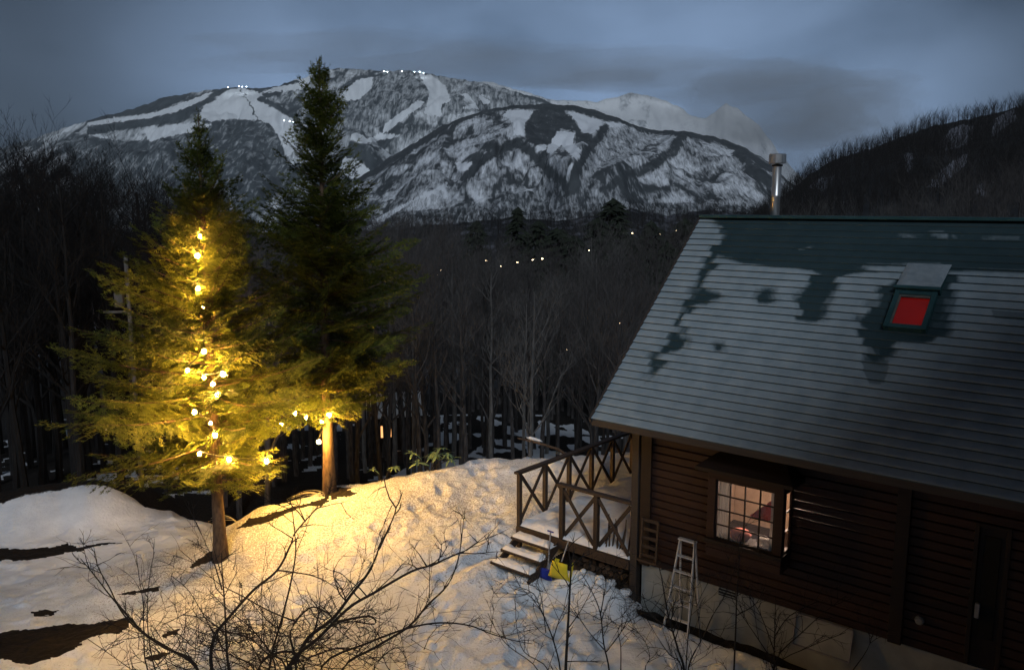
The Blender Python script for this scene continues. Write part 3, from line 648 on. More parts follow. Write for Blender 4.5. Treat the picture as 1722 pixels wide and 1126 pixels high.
BARE = [rp([(478,286),(440,262),(1900,262),(1900,478),(1607,474),(1340,465),(1300,445),(1130,450),(1000,455),(1090,472),(935,490),(920,530),(910,570),(890,600),(880,640),(840,655),(780,640),(790,600),(760,570),(800,545),(830,510),(840,480),(820,465),(600,445),(500,415),(490,440),(450,500),(440,540),(500,545),(515,562),(440,590),(385,610),(368,660),(330,740),(300,800),(262,850),(236,890),(228,880),(255,810),(290,745),(330,680),(355,625),(375,580),(405,540),(420,500),(440,470),(460,430),(475,395),(490,370),(495,345),(515,325)]),
        rp([(625,560),(660,535),(700,528),(712,575),(690,588),(640,588)]), rp([(305,725),(330,705),(362,705),(376,742),(345,766),(300,750)]), rp([(470,735),(512,730),(514,762),(480,765)]),
        rp([(1125,515),(1090,540),(1065,580),(1040,620),(1010,650),(1030,700),(1020,740),(1030,790),(1080,802),(1120,770),(1150,735),(1230,725),(1300,715),(1330,640),(1350,560),(1362,500),(1330,465),(1200,470)])]
PART = [rp([(1480,610),(1620,620),(1620,650),(1500,640)]), rp([(1010,790),(1120,790),(1100,880),(1040,880)])]
STRK = [rp([(1170,335),(1215,333),(1215,345),(1175,346)]), rp([(1270,330),(1330,332),(1330,345),(1275,347)]), rp([(1360,335),(1390,335),(1390,345),(1362,345)]), rp([(1465,342),(1600,345),(1600,354),(1470,352)]), rp([(800,380),(830,380),(830,395),(802,393)])]
nx = 330
for i in range(N):
    xs = np.linspace(0, RL, nx); ss = np.array([0, .05, .35, .7, 1.0])*cl; XX, SS = np.meshgrid(xs, ss, indexing='ij')
    off = rs.randn()*.045; acc = np.zeros(XX.shape)
    for q in range(9):
        ax = XX+off+(fbm(XX*3+i*7, SS*0+i*3., 3)-.5)*.35+rs.randn()*.07; ay = i*cl+cl*.5+(SS-cl*.5)*.9+rs.randn()*.05+(fbm(XX*1.2, SS*0+5, 2)-.5)*.10
        b = np.zeros(XX.shape, bool)
        for p in BARE: b |= inpoly(ax, ay, p)
        for p in STRK: b &= ~inpoly(ax, ay, p)
        acc += np.where(b, 0, 1.)
    sv = acc/9
    for p in PART: sv = np.where(inpoly(XX, i*cl+SS, p), sv*.5, sv)
    sv = sv-(SS > cl*.9)*.12*(fbm(XX*2, SS*0+i, 3))
    sv[:, 0] = 0.
    lift = .032*(1-SS/cl)+.004
    Pw = np.array(E_)[None, None]+XX[..., None]*np.array([1, 0, 0])+(i*cl+SS)[..., None]*np.array(sd)+(lift+sv*.012)[..., None]*np.array(nn_)
    lo = Pw[:, 0]-np.array(nn_)*.045; Pw = np.concatenate([lo[:, None], Pw], 1); sv = np.concatenate([np.zeros((nx, 1)), sv], 1)
    me = npmesh('roof_panel', Pw.reshape(-1, 3), grid_faces(nx, 6, flip=True), None, {'snow': sv.ravel()})
    link('roof_panel', me, MT['roof'], roof)
for i in range(16):
    a = Vector((E_.x, RY, RZ))+Vector((RL/2, 4.551/16*(i+.5), -4.04/16*(i+.5))); R_ = Matrix.Rotation(-math.atan2(4.04, 4.551), 3, 'X'); MB().box(a, (RL, SL/16-.01, .03), R_).build('back_roof_panel', MT['teal'], roof)
# roof deck under the courses, fascia and barge boards
th = .10
for sgn, nm in ((1, 'roof_deck'), (-1, 'roof_deck')):
    m_ = MB(); e = Vector((E_.x+.03, E_.y+.05 if sgn > 0 else 2*RY-E_.y-.05, E_.z)); r = Vector((E_.x+.03, RY, RZ-.02)); n2_ = Vector((0, -nn_.y*sgn*-1, nn_.z)); n2_ = Vector((0, nn_.y*sgn, nn_.z)); ab = [e-n2_*.02, r-n2_*.02, r-n2_*th*1.2, e-n2_*th]
    X_ = Vector((RL-.06, 0, 0)); m_.add(ab+[p+X_ for p in ab], [(0, 1, 2, 3), (7, 6, 5, 4), (0, 4, 5, 1), (1, 5, 6, 2), (2, 6, 7, 3), (3, 7, 4, 0)]); m_.build(nm, MT['dark_trim'], roof)
MB().box((E_.x+RL/2, E_.y+.01, E_.z-.045), (RL, .035, .15)).build('fascia', MT['post_wood'], roof, bevel=.004)
for xx in (E_.x-.02,):
    MB().bar(Vector((xx, E_.y, E_.z-.06)), Vector((xx, RY, RZ-.06)), .04, .20, up=nn_).build('barge_board', MT['post_wood'], roof)
    MB().bar(Vector((xx, 2*RY-E_.y, E_.z-.06)), Vector((xx, RY, RZ-.06)), .04, .20).build('barge_board', MT['post_wood'], roof)
# skylight with snowy hood
def roofpt(px, py, lift=0.):
    (x, s), = rp([((px-980)*s6, (py-240)*s6)]); return E_+Vector((x, 0, 0))+sd*s+nn_*lift
zk = 1239/220.
def sk(a, b): return roofpt(1440+a/zk, 420+b/zk)
c0, c1, c2, c3 = sk(260, 770), sk(670, 790), sk(740, 440), sk(330, 425)
def onroof(p): q = p-E_; return q.x, q.dot(sd)
x0, s0 = onroof(c0); x1, _ = onroof(c1); _, s1 = onroof(c3)
def rpt(x, s, l): return E_+Vector((x, 0, 0))+sd*s+nn_*l
def rbox(name, x0, x1, s0, s1, l0, l1, mat, parent, bevel=0):
    R_ = Matrix((Vector((1, 0, 0)), sd, nn_)).transposed(); return MB().box(rpt((x0+x1)/2, (s0+s1)/2, (l0+l1)/2), (x1-x0, s1-s0, l1-l0), R_).build(name, mat, parent, bevel=bevel)
skl = empty('skylight', (0, 0, 0)); skl.parent = house; skl.matrix_parent_inverse = Matrix()
fw_ = .09
rbox('skylight_frame', x0, x0+fw_, s0, s1, 0, .16, MT['teal'], skl, .006); rbox('skylight_frame', x1-fw_, x1, s0, s1, 0, .16, MT['teal'], skl, .006)
rbox('skylight_frame', x0+fw_, x1-fw_, s0, s0+fw_, 0, .155, MT['teal'], skl, .006); rbox('skylight_frame', x0+fw_, x1-fw_, s1-fw_, s1, 0, .155, MT['teal'], skl, .006)
rbox('skylight_bead', x0+fw_, x0+fw_+.035, s0+fw_, s1-fw_, .1, .13, MT['pole'], skl); rbox('skylight_bead', x0+fw_+.04, x1-fw_, s1-fw_-.05, s1-fw_, .1, .13, MT['pole'], skl)
rbox('blind', x0+fw_, x1-fw_, s0+fw_, s1-fw_, .06, .07, MT['blind'], skl)
rbox('pane', x0+fw_+.002, x1-fw_-.002, s0+fw_+.002, s1-fw_-.002, .09, .096, MT['glass'], skl)
_, h1 = onroof(sk(600, 140)); h0 = s1+.02
rbox('hood', x0-.04, x1+.04, h0, h0+.07, .0, .20, MT['teal'], skl, .006)
m_ = MB(); q = [rpt(x0-.02, h0+.07, .16), rpt(x1+.02, h0+.07, .16), rpt(x1+.05, h1, .03), rpt(x0-.0, h1, .03)]; m_.add(q+[p-nn_*.15 for p in q], [(0, 1, 2, 3), (4, 7, 6, 5), (0, 4, 5, 1), (1, 5, 6, 2), (3, 2, 6, 7), (0, 3, 7, 4)]); m_.build('hood', MT['teal'], skl)
m_ = MB(); nxs, nys = 14, 8
sv_ = []; 
for j in range(nys):
    for i_ in range(nxs):
        u_ = i_/(nxs-1); v_ = j/(nys-1); p = (q[0].lerp(q[1], u_)).lerp(q[3].lerp(q[2], u_), v_); e_ = min(u_, 1-u_, v_, 1-v_)*8; sv_.append(p+nn_*(.002+.035*min(1, e_)+rnd.uniform(0, .006)))
m_.add(sv_, [(j*nxs+i_, j*nxs+i_+1, (j+1)*nxs+i_+1, (j+1)*nxs+i_) for j in range(nys-1) for i_ in range(nxs-1)]); hs = m_.build('hood_snow', MT['frost'], skl, True)
# flue
cb = hplane(1303, 362, 4.05); 
fl = empty('flue', (cb.x, 4.05, RZ-.35)); fl.parent = house
d_f = (hw(cb.x, 4.05, 0)).length; hfl = (361-276)/F*d_f+.45
MB().lathe([(.10, 0), (.10, hfl*.5), (.103, hfl*.5+.005), (.103, hfl*.5+.03), (.10, hfl*.5+.035), (.10, hfl-.14)], 16).build('pipe', MT['steel'], fl, True)
MB().lathe([(.22, 0), (.20, .06), (.11, .16)], 16, (0, 0, .12)).build('flashing', MT['steel'], fl, True)
MB().lathe([(0.02, hfl-.10), (.17, hfl-.10), (.19, hfl-.09), (.19, hfl+.10), (.17, hfl+.115), (0.02, hfl+.12)], 18).build('rain_cap', MT['steel'], fl)
MB().lathe([(.12, hfl-.16), (.12, hfl-.12), (.05, hfl-.11)], 14).build('collar', MT['black'], fl)
# bay window
bay = empty('bay_window', (0, 0, 0)); bay.parent = house
BB0 = hplane(1190, 932, bayF).z
fx0, fx1 = BX0-.16, BX1+.16
def hb(name, x0, x1, y0, y1, z0, z1, mat, par, bevel=.006): return MB().box(((x0+x1)/2, (y0+y1)/2, (z0+z1)/2), (x1-x0, y1-y0, z1-z0)).build(name, mat, par, bevel=bevel)
zz = BB0; 
while zz < BZ0-.1:       # boarded apron under the sill
    hb('apron_board', fx0, fx1, bayF, 0, zz+.004, min(zz+.16, BZ0-.085), MT['siding'], bay); zz += .165
hb('sill', fx0-.03, fx1+.03, bayF-.06, 0, BZ0-.08, BZ0, MT['dark_trim'], bay)
hb('window_frame', fx0, BX0, bayF, bayF+.1, BZ0, BZ1, MT['siding'], bay); hb('window_frame', BX1, fx1, bayF, bayF+.1, BZ0, BZ1, MT['siding'], bay)
hb('head_board', fx0, fx1, bayF, bayF+.1, BZ1, BZ1+.16, MT['siding'], bay); hb('side_board', fx0, fx0+.04, bayF+.1, 0, BZ0, BZ1+.16, MT['siding'], bay)
W_ = BX1-BX0; Hh = BZ1-BZ0
for i in range(5):
    x = BX0+W_*i/4; hb('muntin', x-.012 if 0 < i < 4 else (x if i == 0 else x-.03), x+.012 if 0 < i < 4 else (x+.03 if i == 0 else x), bayF+.02, bayF+.05, BZ0, BZ1, MT['dark_trim'], bay, 0)
for j in range(5):
    z = BZ0+Hh*j/4; hb('muntin', BX0+.03, BX1-.03, bayF+.022, bayF+.048, z-.012 if 0 < j < 4 else (z if j == 0 else z-.03), z+.012 if 0 < j < 4 else (z+.03 if j == 0 else z), MT['dark_trim'], bay, 0)
for i in range(4):
    for j in range(4): hb('pane', BX0+W_*i/4+.013, BX0+W_*(i+1)/4-.013, bayF+.033, bayF+.037, BZ0+Hh*j/4+.013, BZ0+Hh*(j+1)/4-.013, MT['glass'], bay, 0)
# right return of the bay
for z0_, z1_ in ((BZ0, BZ0+.04), (BZ1-.04, BZ1+.16)): hb('window_frame', fx1-.05, fx1-.002, bayF+.1, 0, z0_, z1_, MT['siding'], bay)
hb('window_frame', fx1-.05, fx1-.002, -.07, 0, BZ0+.04, BZ1-.04, MT['siding'], bay); hb('window_frame', fx1-.05, fx1-.002, bayF+.1, bayF+.15, BZ0+.04, BZ1-.04, MT['siding'], bay)
for j in range(3): hb('pane', fx1-.03, fx1-.025, bayF+.15, -.07, BZ0+.04+(Hh-.08)*j/3+.012, BZ0+.04+(Hh-.08)*(j+1)/3-.012, MT['glass'], bay, 0)
for j in (1, 2): hb('muntin', fx1-.045, fx1-.01, bayF+.15, -.07, BZ0+.04+(Hh-.08)*j/3-.012, BZ0+.04+(Hh-.08)*j/3+.012, MT['dark_trim'], bay, 0)
m_ = MB(); zt = BZ1+.16; a_ = [(fx0-.2, bayF-.16, zt), (fx1+.2, bayF-.16, zt), (fx1+.2, -.02, zt), (fx0-.2, -.02, zt)]; b_ = [(fx0+.12, -.16, zt+.34), (fx1-.12, -.16, zt+.34), (fx1-.12, -.02, zt+.34), (fx0+.12, -.02, zt+.34)]
a2 = [(x, y, z+.07) for x, y, z in a_]
m_.add(a_+a2+b_, [(3, 2, 1, 0)]+[(j, (j+1) % 4, 4+(j+1) % 4, 4+j) for j in range(4)]+[(4+j, 4+(j+1) % 4, 8+(j+1) % 4, 8+j) for j in range(4)]+[(8, 9, 10, 11)]); m_.build('hood', MT['dark_trim'], bay)
# the lit room behind it
rm = empty('room', (0, 0, 0)); rm.parent = house
hb('room_floor', OB0-1.2, OB1+1.6, .1, 3.4, 1.0, 1.05, MT['dark_trim'], rm); hb('room_ceiling', OB0-1.2, OB1+1.6, .1, 3.4, 3.45, 3.5, MT['plaster'], rm)
hb('room_wall', OB0-1.2, OB1+1.6, 3.4, 3.45, 1.0, 3.5, MT['plaster'], rm); hb('room_wall', OB0-1.25, OB0-1.2, .1, 3.4, 1.0, 3.5, MT['plaster'], rm); hb('room_wall', OB1+1.6, OB1+1.65, .1, 3.4, 1.0, 3.5, MT['plaster'], rm)
def curtain(x0, x1, y, z0, z1, label, tie=0):
    m_ = MB(); nxc = 26; nz_ = 12; Vv = []
    for j in range(nz_):
        for i in range(nxc):
            u_ = i/(nxc-1); v_ = j/(nz_-1); sq = 1-tie*math.sin(PI*v_)*.45; xx = x0+(x1-x0)*u_*sq if tie >= 0 else x1-(x1-x0)*(1-u_)*(1+tie*math.sin(PI*v_)*.45)
            Vv.append((xx, y+.022*math.sin(u_*26+v_), z0+(z1-z0)*v_))
    m_.add(Vv, [(j*nxc+i, j*nxc+i+1, (j+1)*nxc+i+1, (j+1)*nxc+i) for j in range(nz_-1) for i in range(nxc-1)])
    o = m_.build('curtain', MT['curtain'], None, True); so = o.modifiers.new('thickness', 'SOLIDIFY'); so.thickness = .006
    o.matrix_world = Matrix.Translation(HW) @ Matrix.Rotation(HRZ, 4, 'Z'); return tag(o, label, 'curtain')
curtain(BX0+.0, BX0+W_*.22, bayF+.14, BZ0, BZ1-.02, 'white curtain hanging at the left side of the bay window', .35)
curtain(BX0+W_*.88, BX1-.0, bayF+.14, BZ0, BZ1-.02, 'white curtain hanging at the right side of the bay window', -.3)
HM = Matrix.Translation(HW) @ Matrix.Rotation(HRZ, 4, 'Z')
def hthing(o, **k): o.matrix_world = HM @ o.matrix_world; return tag(o, **k)
m_ = MB(); n_c = 16; Vv = []
for j in range(9):
    for i in range(n_c):
        u_ = i/(n_c-1); v_ = j/8; Vv.append((BX0+W_*(.52+.38*u_), bayF+.24+.02*math.sin(u_*15), BZ0+Hh*((.40+.06*u_)+v_*(.06+.30*u_))))
m_.add(Vv, [(j*n_c+i, j*n_c+i+1, (j+1)*n_c+i+1, (j+1)*n_c+i) for j in range(8) for i in range(n_c-1)]); o = m_.build('hanging_cloth', MT['red_cloth'], None, True); o.modifiers.new('thickness', 'SOLIDIFY').thickness = .01
hthing(o, label='slanted red cloth hanging inside the bay window', cat='cloth')
m_ = MB(); m_.lathe([(.02, -.10), (.16, -.08), (.21, 0), (.16, .08), (.02, .10)], 14, (BX0+W_*.36, bayF+.26, BZ0+.11)); hthing(m_.build('cushion', MT['pink_cloth'], None, True), label='pink cushion on the bay window sill', cat='cushion')
m_ = MB(); m_.lathe([(.02, -.08), (.14, -.07), (.18, 0), (.14, .07), (.02, .08)], 14, (BX0+W_*.80, bayF+.26, BZ0+.09)); hthing(m_.build('towel', MT['curtain'], None, True), label='crumpled white towel on the right end of the bay window sill', cat='towel')
lp = empty('ceiling_lamp', hw((OB0+OB1)/2+.2, 1.5, 3.45), label='round glowing lamp under the ceiling of the room behind the bay window', cat='lamp')
MB().lathe([(.01, -.40), (.10, -.38), (.16, -.30), (.17, -.24), (.12, -.14), (.03, -.10)], 14).build('lamp_shade', MT['lamp_in'], lp, True); MB().tube([(0, 0, -.12), (0, 0, 0)], .01, 6).build('cord', MT['cable'], lp)
# door on the right
door = empty('door', (0, 0, 0)); door.parent = house
hb('door_frame', dr0, dr0+.07, -.03, .08, 1., DZ1, MT['dark_trim'], door); hb('door_frame', dr1-.07, dr1, -.03, .08, 1., DZ1, MT['dark_trim'], door); hb('door_frame', dr0+.07, dr1-.07, -.03, .08, DZ1-.07, DZ1, MT['dark_trim'], door)
hb('door_leaf', dr0+.07, dr1-.07, .02, .06, 1., DZ1-.07, MT['dark_trim'], door); hb('door_pane', dr0+.14, dr1-.14, .0, .018, 1.5, DZ1-.2, MT['black'], door); hb('door_handle', dr0+.10, dr0+.17, -.06, .0, 1.85, 2.1, MT['grey_plastic'], door)
kb = hplane(1547, 1041, -.03); m_ = MB().lathe([(.0, 0), (.075, 0), (.075, .05), (.05, .08), (.0, .085)], 14); o = m_.build('vent_cap', MT['white_plastic'], house); o.rotation_euler = (PI/2, 0, 0); o.location = (kb.x, -.03, kb.z)
# a downpipe edge on the left of the bay
MB().tube([(fx0-.03, -.03, BB0-.1), (fx0-.03, -.03, BZ1-.1), (fx0-.02, -.1, BZ1+.1)], .012, 6).build('conduit', MT['grey_plastic'], house)

# ---------------------------------------------------------------- deck with X-braced railings
deck = empty('deck', hw(0, 0, 0), HRZ, label='snow-covered wooden deck with X-braced railings at the cabin corner', cat='deck')
D1 = hplane(873.5, 880, 0); D1.z = 1.0; dzr = 1.27
r1 = hl(onz(1064, 724.5, D1.z+dzr-CAMZ)); D2 = Vector((r1.x, r1.y, 1.0))
dir_ = (D2-D1)/5
for i in range(8):      # floor boards under the snow
    pass
nb = 16; xa = D1.x
for i in range(nb):
    t0 = i/nb; a = D1.lerp(D2, t0*1.3); w2 = (D2-D1).length*1.3/nb; xR = -.03 if a.y < 0.05 else -.03
    MB().box(((a.x+xR)/2, a.y+w2/2*.77, .965), (abs(xR-a.x), w2*.72, .04)).build('deck_board', MT['deck_wood'], deck)
def beam(nm, a, b, w_, h_, par=deck, up=(0, 0, 1)): return MB().bar(a, b, w_, h_, up).build(nm, MT['deck_wood'], par, bevel=.006)
beam('beam', (D1.x-.04, -.04, .86), (-.21, -.04, .86), .09, .20); beam('beam', D1+Vector((0, 0, -.14)), D1+dir_*6+Vector((0, 0, -.14)), .08, .18)
def xbay(a, b, h):
    a = Vector(a); b = Vector(b); o = (b-a).normalized()*.05; n = Vector((-o.y, o.x, 0)).normalized()*.018
    beam('brace', a+o+n+Vector((0, 0, .05)), b-o+n+Vector((0, 0, h-.05)), .035, .085); beam('brace', a+o-n+Vector((0, 0, h-.05)), b-o-n+Vector((0, 0, .05)), .035, .085)
for i in range(7):
    p = D1+dir_*i; beam('post', p+Vector((0, 0, -.85 if i == 0 else -.1)), p+Vector((0, 0, dzr-.03)), .10, .10, up=(0, 1, 0))
    if i < 6: xbay(p, p+dir_, dzr-.05)
beam('handrail', D1-dir_*.12+Vector((0, 0, dzr)), D1+dir_*6+Vector((0, 0, dzr)), .16, .06)
fa = hplane(945, 900, 0).x; fb = hplane(1002.5, 912, 0).x
for x in (fa, fb): beam('post', (x, 0, .8), (x, 0, 1+dzr-.06), .11, .11, up=(0, 1, 0))
xbay((fa, 0, 1), (fb, 0, 1), dzr-.08); xbay((fb, 0, 1), (-.2, 0, 1), dzr-.08)
beam('handrail', (fa-.1, 0, 1+dzr-.03), (-.2, 0, 1+dzr-.03), .15, .06)
beam('post', (fb+.1, .5, 0), (fb+.1, .5, .9), .1, .1, up=(0, 1, 0))
# snow on deck
def snow_sheet(name, corners, thick, par, mat=MT['snow'], nx_=34, ny_=30, rough=.05, dents=14, seed=1):
    R = np.random.RandomState(seed); c = [np.array(q) for q in corners]; Uu, Vv2 = np.meshgrid(np.linspace(0, 1, nx_), np.linspace(0, 1, ny_), indexing='ij')
    P = (c[0]*(1-Uu[..., None])+c[1]*Uu[..., None])*(1-Vv2[..., None])+(c[3]*(1-Uu[..., None])+c[2]*Uu[..., None])*Vv2[..., None]
    e = np.minimum(np.minimum(Uu, 1-Uu)*nx_/2, np.minimum(Vv2, 1-Vv2)*ny_/2); e = np.clip(e, 0, 1)**.5
    z = thick*e+(fbm(P[..., 0]*4+seed, P[..., 1]*4, 3)-.5)*rough*e
    for _ in range(dents):
        a, b = R.rand(2)*[c[1][0]-c[0][0], c[3][1]-c[0][1]]+c[0][:2]; z -= thick*.5*np.exp(-((P[..., 0]-a)**2+(P[..., 1]-b)**2)/.015)*e
    P[..., 2] += z; o = link(name, npmesh(name, P.reshape(-1, 3), grid_faces(nx_, ny_, True)), mat, par, True); return o
Dm = D1+dir_*6
snow_sheet('snow_cover', [(D1.x+.02, -.05, .985), (-.2, -.05, .985), (-.2, Dm.y, .985), (Dm.x+.06, Dm.y, .985)], .13, deck, nx_=60, ny_=60, rough=.09, dents=26)
# stairs
st = empty('stairs', (0, 0, 0)); st.parent = deck; sx0, sx1 = D1.x+.06, fa-.02
for i in range(3):
    yy = -.26-.33*i; z = .80-.20*i; xo = -.03*i
    tr_ = MB().box(((sx0+sx1)/2+xo, yy, z), (sx1-sx0, .30, .06)).build('tread', MT['deck_wood'], st, bevel=.006)
    snow_sheet('tread_snow', [(sx0+.02+xo, yy-.13, z+.03), (sx1-.02+xo, yy-.13, z+.03), (sx1-.02+xo, yy+.14, z+.03), (sx0+.02+xo, yy+.14, z+.03)], .085, st, nx_=26, ny_=10, rough=.06, dents=3, seed=i+4)
for xx in (sx0+.05, sx1-.05): beam('stringer', (xx-.06, -1.05, .18), (xx, -.06, .82), .05, .20, par=st)

# things about the deck: shovels, rack, ladder, firewood, panel
def world_of(x, y, z): return hw(x, y, z)
s0_ = hit(921, 974); zg = s0_.z
sv = empty('snow_shovel', (s0_.x, s0_.y, zg), HRZ, label='blue snow shovel with thin grey handle standing at the foot of the deck stairs', cat='shovel')
MB().tube([(0, 0, .2), (-.05, .16, 1.05)], .017, 8).build('handle', MT['grey_plastic'], sv); MB().tube([(-.13, .16, 1.06), (.03, .16, 1.06)], .018, 8).build('grip', MT['blue'], sv)
m_ = MB(); gv = []
for j in range(6):
    for i in range(8):
        u_ = i/7-.5; v_ = j/5; gv.append((u_*(.36-.10*v_), -.05+.10*(abs(u_)*2)**2*-.5+.02*v_, .0+.26*v_+.05*(abs(u_)*2)**2*(1-v_)))
m_.add(gv, [(j*8+i, j*8+i+1, (j+1)*8+i+1, (j+1)*8+i) for j in range(5) for i in range(7)]); b = m_.build('blade', MT['blue'], sv, True); b.modifiers.new('thickness', 'SOLIDIFY').thickness = .012
s0_ = hit(942, 972); zg = s0_.z
sv = empty('snow_pusher', (s0_.x, s0_.y, zg-.04), HRZ+.1, label='wide yellow snow scoop standing on edge beside the blue shovel', cat='shovel')
m_ = MB(); gv = []
for j in range(6):
    for i in range(8):
        u_ = i/7-.5; v_ = j/5; gv.append((u_*(.50-.12*v_)+.06*v_, -.02-.12*math.sin(PI*v_*.6), .02+.44*v_))
m_.add(gv, [(j*8+i, j*8+i+1, (j+1)*8+i+1, (j+1)*8+i) for j in range(5) for i in range(7)]); b = m_.build('scoop', MT['yellow'], sv, True); b.modifiers.new('thickness', 'SOLIDIFY').thickness = .018
for e in (-1, 1): MB().bar((e*.25, -.01, .03), (e*.19+.06, .10, .42), .015, .10).build('side_wall', MT['yellow'], sv)
MB().tube([(.0, .05, .40), (.02, .32, .80)], .016, 8).build('handle', MT['grey_plastic'], sv)
# slatted rack
a = hplane(1078, 937, -.1); b = hplane(1107, 884, -.1)
rk = empty('slatted_rack', hw(0, 0, 0), HRZ, label='small dark slatted wooden rack leaning on the wall beside the corner post', cat='rack')
rx0, rx1, rz0, rz1 = a.x, b.x+.02, a.z+.03, b.z+.1
for x in (rx0+.02, rx1-.02): MB().bar((x, -.16, rz0), (x, -.10, rz1), .04, .04, up=(0, 1, 0)).build('upright', MT['deck_wood'], rk)
for i in range(5):
    z = rz0+.08+(rz1-rz0-.12)*i/4; MB().box(((rx0+rx1)/2, -.15+.05*i/4, z), (rx1-rx0-.05, .02, .07)).build('slat', MT['deck_wood'], rk)
MB().box(((rx0+rx1)/2, -.13, rz0-.03), (rx1-rx0+.06, .2, .04)).build('shelf', MT['deck_wood'], rk)
# step ladder
ly_ = -.62; tl = hplane(1132, 903, ly_+.3); trr = hplane(1160, 905, ly_+.3); bl = hplane(1113, 1045, ly_); brr = hplane(1160, 1060, ly_)
lad = empty('step_ladder', hw(0, 0, 0), HRZ, label='pale aluminium step ladder standing in the snow in front of the foundation', cat='ladder')
zb = gz(*hw((bl.x+brr.x)/2, ly_, 0).xy)-.04; Lc = (bl.x+brr.x)/2+.02; tz = tl.z; wb_ = .25; wt_ = .16
La, Lb = Vector((Lc-wb_-.05, ly_, zb)), Vector((Lc+wb_, ly_, zb)); Ta, Tb = Vector((Lc-wt_+.02, ly_+.30, tz)), Vector((Lc+wt_+.02, ly_+.30, tz))
for p, q in ((La, Ta), (Lb, Tb)): MB().bar(p, q, .03, .055, up=(0, 1, 0)).build('rail', MT['alu'], lad, bevel=.004)
for i in range(1, 6):
    t = i/6; MB().bar(La.lerp(Ta, t), Lb.lerp(Tb, t), .075, .025).build('step', MT['alu'], lad)
MB().bar(Ta+Vector((-.03, 0, .02)), Tb+Vector((.03, 0, .02)), .10, .035).build('top_cap', MT['alu'], lad, bevel=.004)
ly2 = -.08
for sgn, T_ in ((-1, Ta), (1, Tb)): MB().bar(Vector((Lc+sgn*wb_*.9, ly2, zb+.02)), T_+Vector((0, .03, -.02)), .025, .04, up=(0, 1, 0)).build('back_leg', MT['alu'], lad)
MB().bar((Lc-wb_*.8, ly2-.02, zb+.5), (Lc+wb_*.8, ly2-.02, zb+.5), .02, .02).build('brace', MT['alu'], lad)
# framed panel leaning on the foundation
c = [hplane(1336, 1032, -.16), hplane(1432, 1062, -.16), hplane(1424, 1109, -.22)]
pn = empty('framed_screen', hw(0, 0, 0), HRZ, label='grey framed screen panel leaning on the concrete foundation under the wall', cat='panel')
px0, px1, pz1, pz0 = c[0].x, c[1].x, c[0].z, max(c[2].z-.05, .06)
for p, q in (((px0, -.20, pz0), (px0, -.08, pz1)), ((px1, -.20, pz0), (px1, -.08, pz1)), ((px0+.02, -.20, pz0), (px1-.02, -.20, pz0)), ((px0+.02, -.08, pz1), (px1-.02, -.08, pz1))): MB().bar(p, q, .03, .045, up=(0, 1, .2)).build('frame', MT['grey_plastic'], pn)
MB().add([(px0+.02, -.19, pz0+.02), (px1-.02, -.19, pz0+.02), (px1-.02, -.075, pz1-.02), (px0+.02, -.075, pz1-.02), (px0+.02, -.18, pz0+.02), (px1-.02, -.18, pz0+.02), (px1-.02, -.065, pz1-.02), (px0+.02, -.065, pz1-.02)], [(0, 1, 2, 3), (7, 6, 5, 4), (0, 4, 5, 1), (2, 6, 7, 3)]).build('mesh_panel', MT['concrete'], pn)
# firewood under the deck
R = random.Random(5); lg = [hw(-2.0+.0, .3, 0)]
cnt = 0
for row in range(4):
    for i in range(11-row):
        x = -1.95+.165*i+.08*row+R.uniform(-.02, .02); z = .16+.14*row+R.uniform(-.01, .01); L = R.uniform(.34, .42); r_ = R.uniform(.055, .078)
        pw = hw(x, .30, z); o = MB().tube([(0, -L/2, 0), (0, L/2, 0)], [r_, r_*.92], 8).build('log', MT['fir_bark'] if (i+row) % 3 else MT['deck_wood'])
        o.location = pw; o.rotation_euler = (R.uniform(-.06, .06), R.uniform(0, 3), HRZ+R.uniform(-.25, .25)); tag(o, 'split firewood log stacked under the deck floor', 'log', 'firewood logs under the deck'); cnt += 1
for i in range(9):
    x = -.25-.09*i+R.uniform(-.05, .05); a = hw(x, .05+.06*R.random(), 1.06); b_ = hw(x-R.uniform(.05, .35), .25+R.uniform(0, .2), 1.55+R.uniform(-.3, .2))
    o = MB().tube([a, a.lerp(b_, .5)+Vector((.02, 0, .03)), b_], [.022, .018, .01], 6).build('stick', MT['fir_bark']); tag(o, 'thin brown stick propped in the deck corner by the post', 'stick', 'sticks in the deck corner')
# brushwood in front of the wood pile
bp = MB()
for i in range(60):
    x = R.uniform(-1.5, -.2); a = hw(x, R.uniform(-.25, .15), R.uniform(.25, .6)); d = Vector((R.gauss(0, .25), R.gauss(0, .1), R.gauss(.02, .12))); bp.tube([a, a+d*.5+Vector((0, 0, .03)), a+d], [.012, .01, .005], 4)
o = bp.build('brushwood', MT['twig']); o['kind'] = 'stuff'
# snow clods under the deck edge
for i in range(8):
    x = R.uniform(-1.6, -.15); y = R.uniform(-1.0, -.1); p = hw(x, y, 0); r_ = R.uniform(.06, .15); m_ = MB(); m_.lathe([(0.001, -r_*.6), (r_*.8, -r_*.4), (r_, 0), (r_*.75, r_*.45), (0.001, r_*.6)], 9)
    for k in range(len(m_.v)): v = Vector(m_.v[k]); m_.v[k] = tuple(v*(1+.25*noise.noise(v*9+Vector((i, 0, 0)))))
    o = m_.build('snow_clod', MT['snow'], None, True); o.location = (p.x, p.y, gz(p.x, p.y)+r_*.35); o.rotation_euler = (0, 0, R.random()*6); tag(o, 'lump of snow on the bank beneath the deck edge', 'snow lump', 'snow lumps under the deck edge')

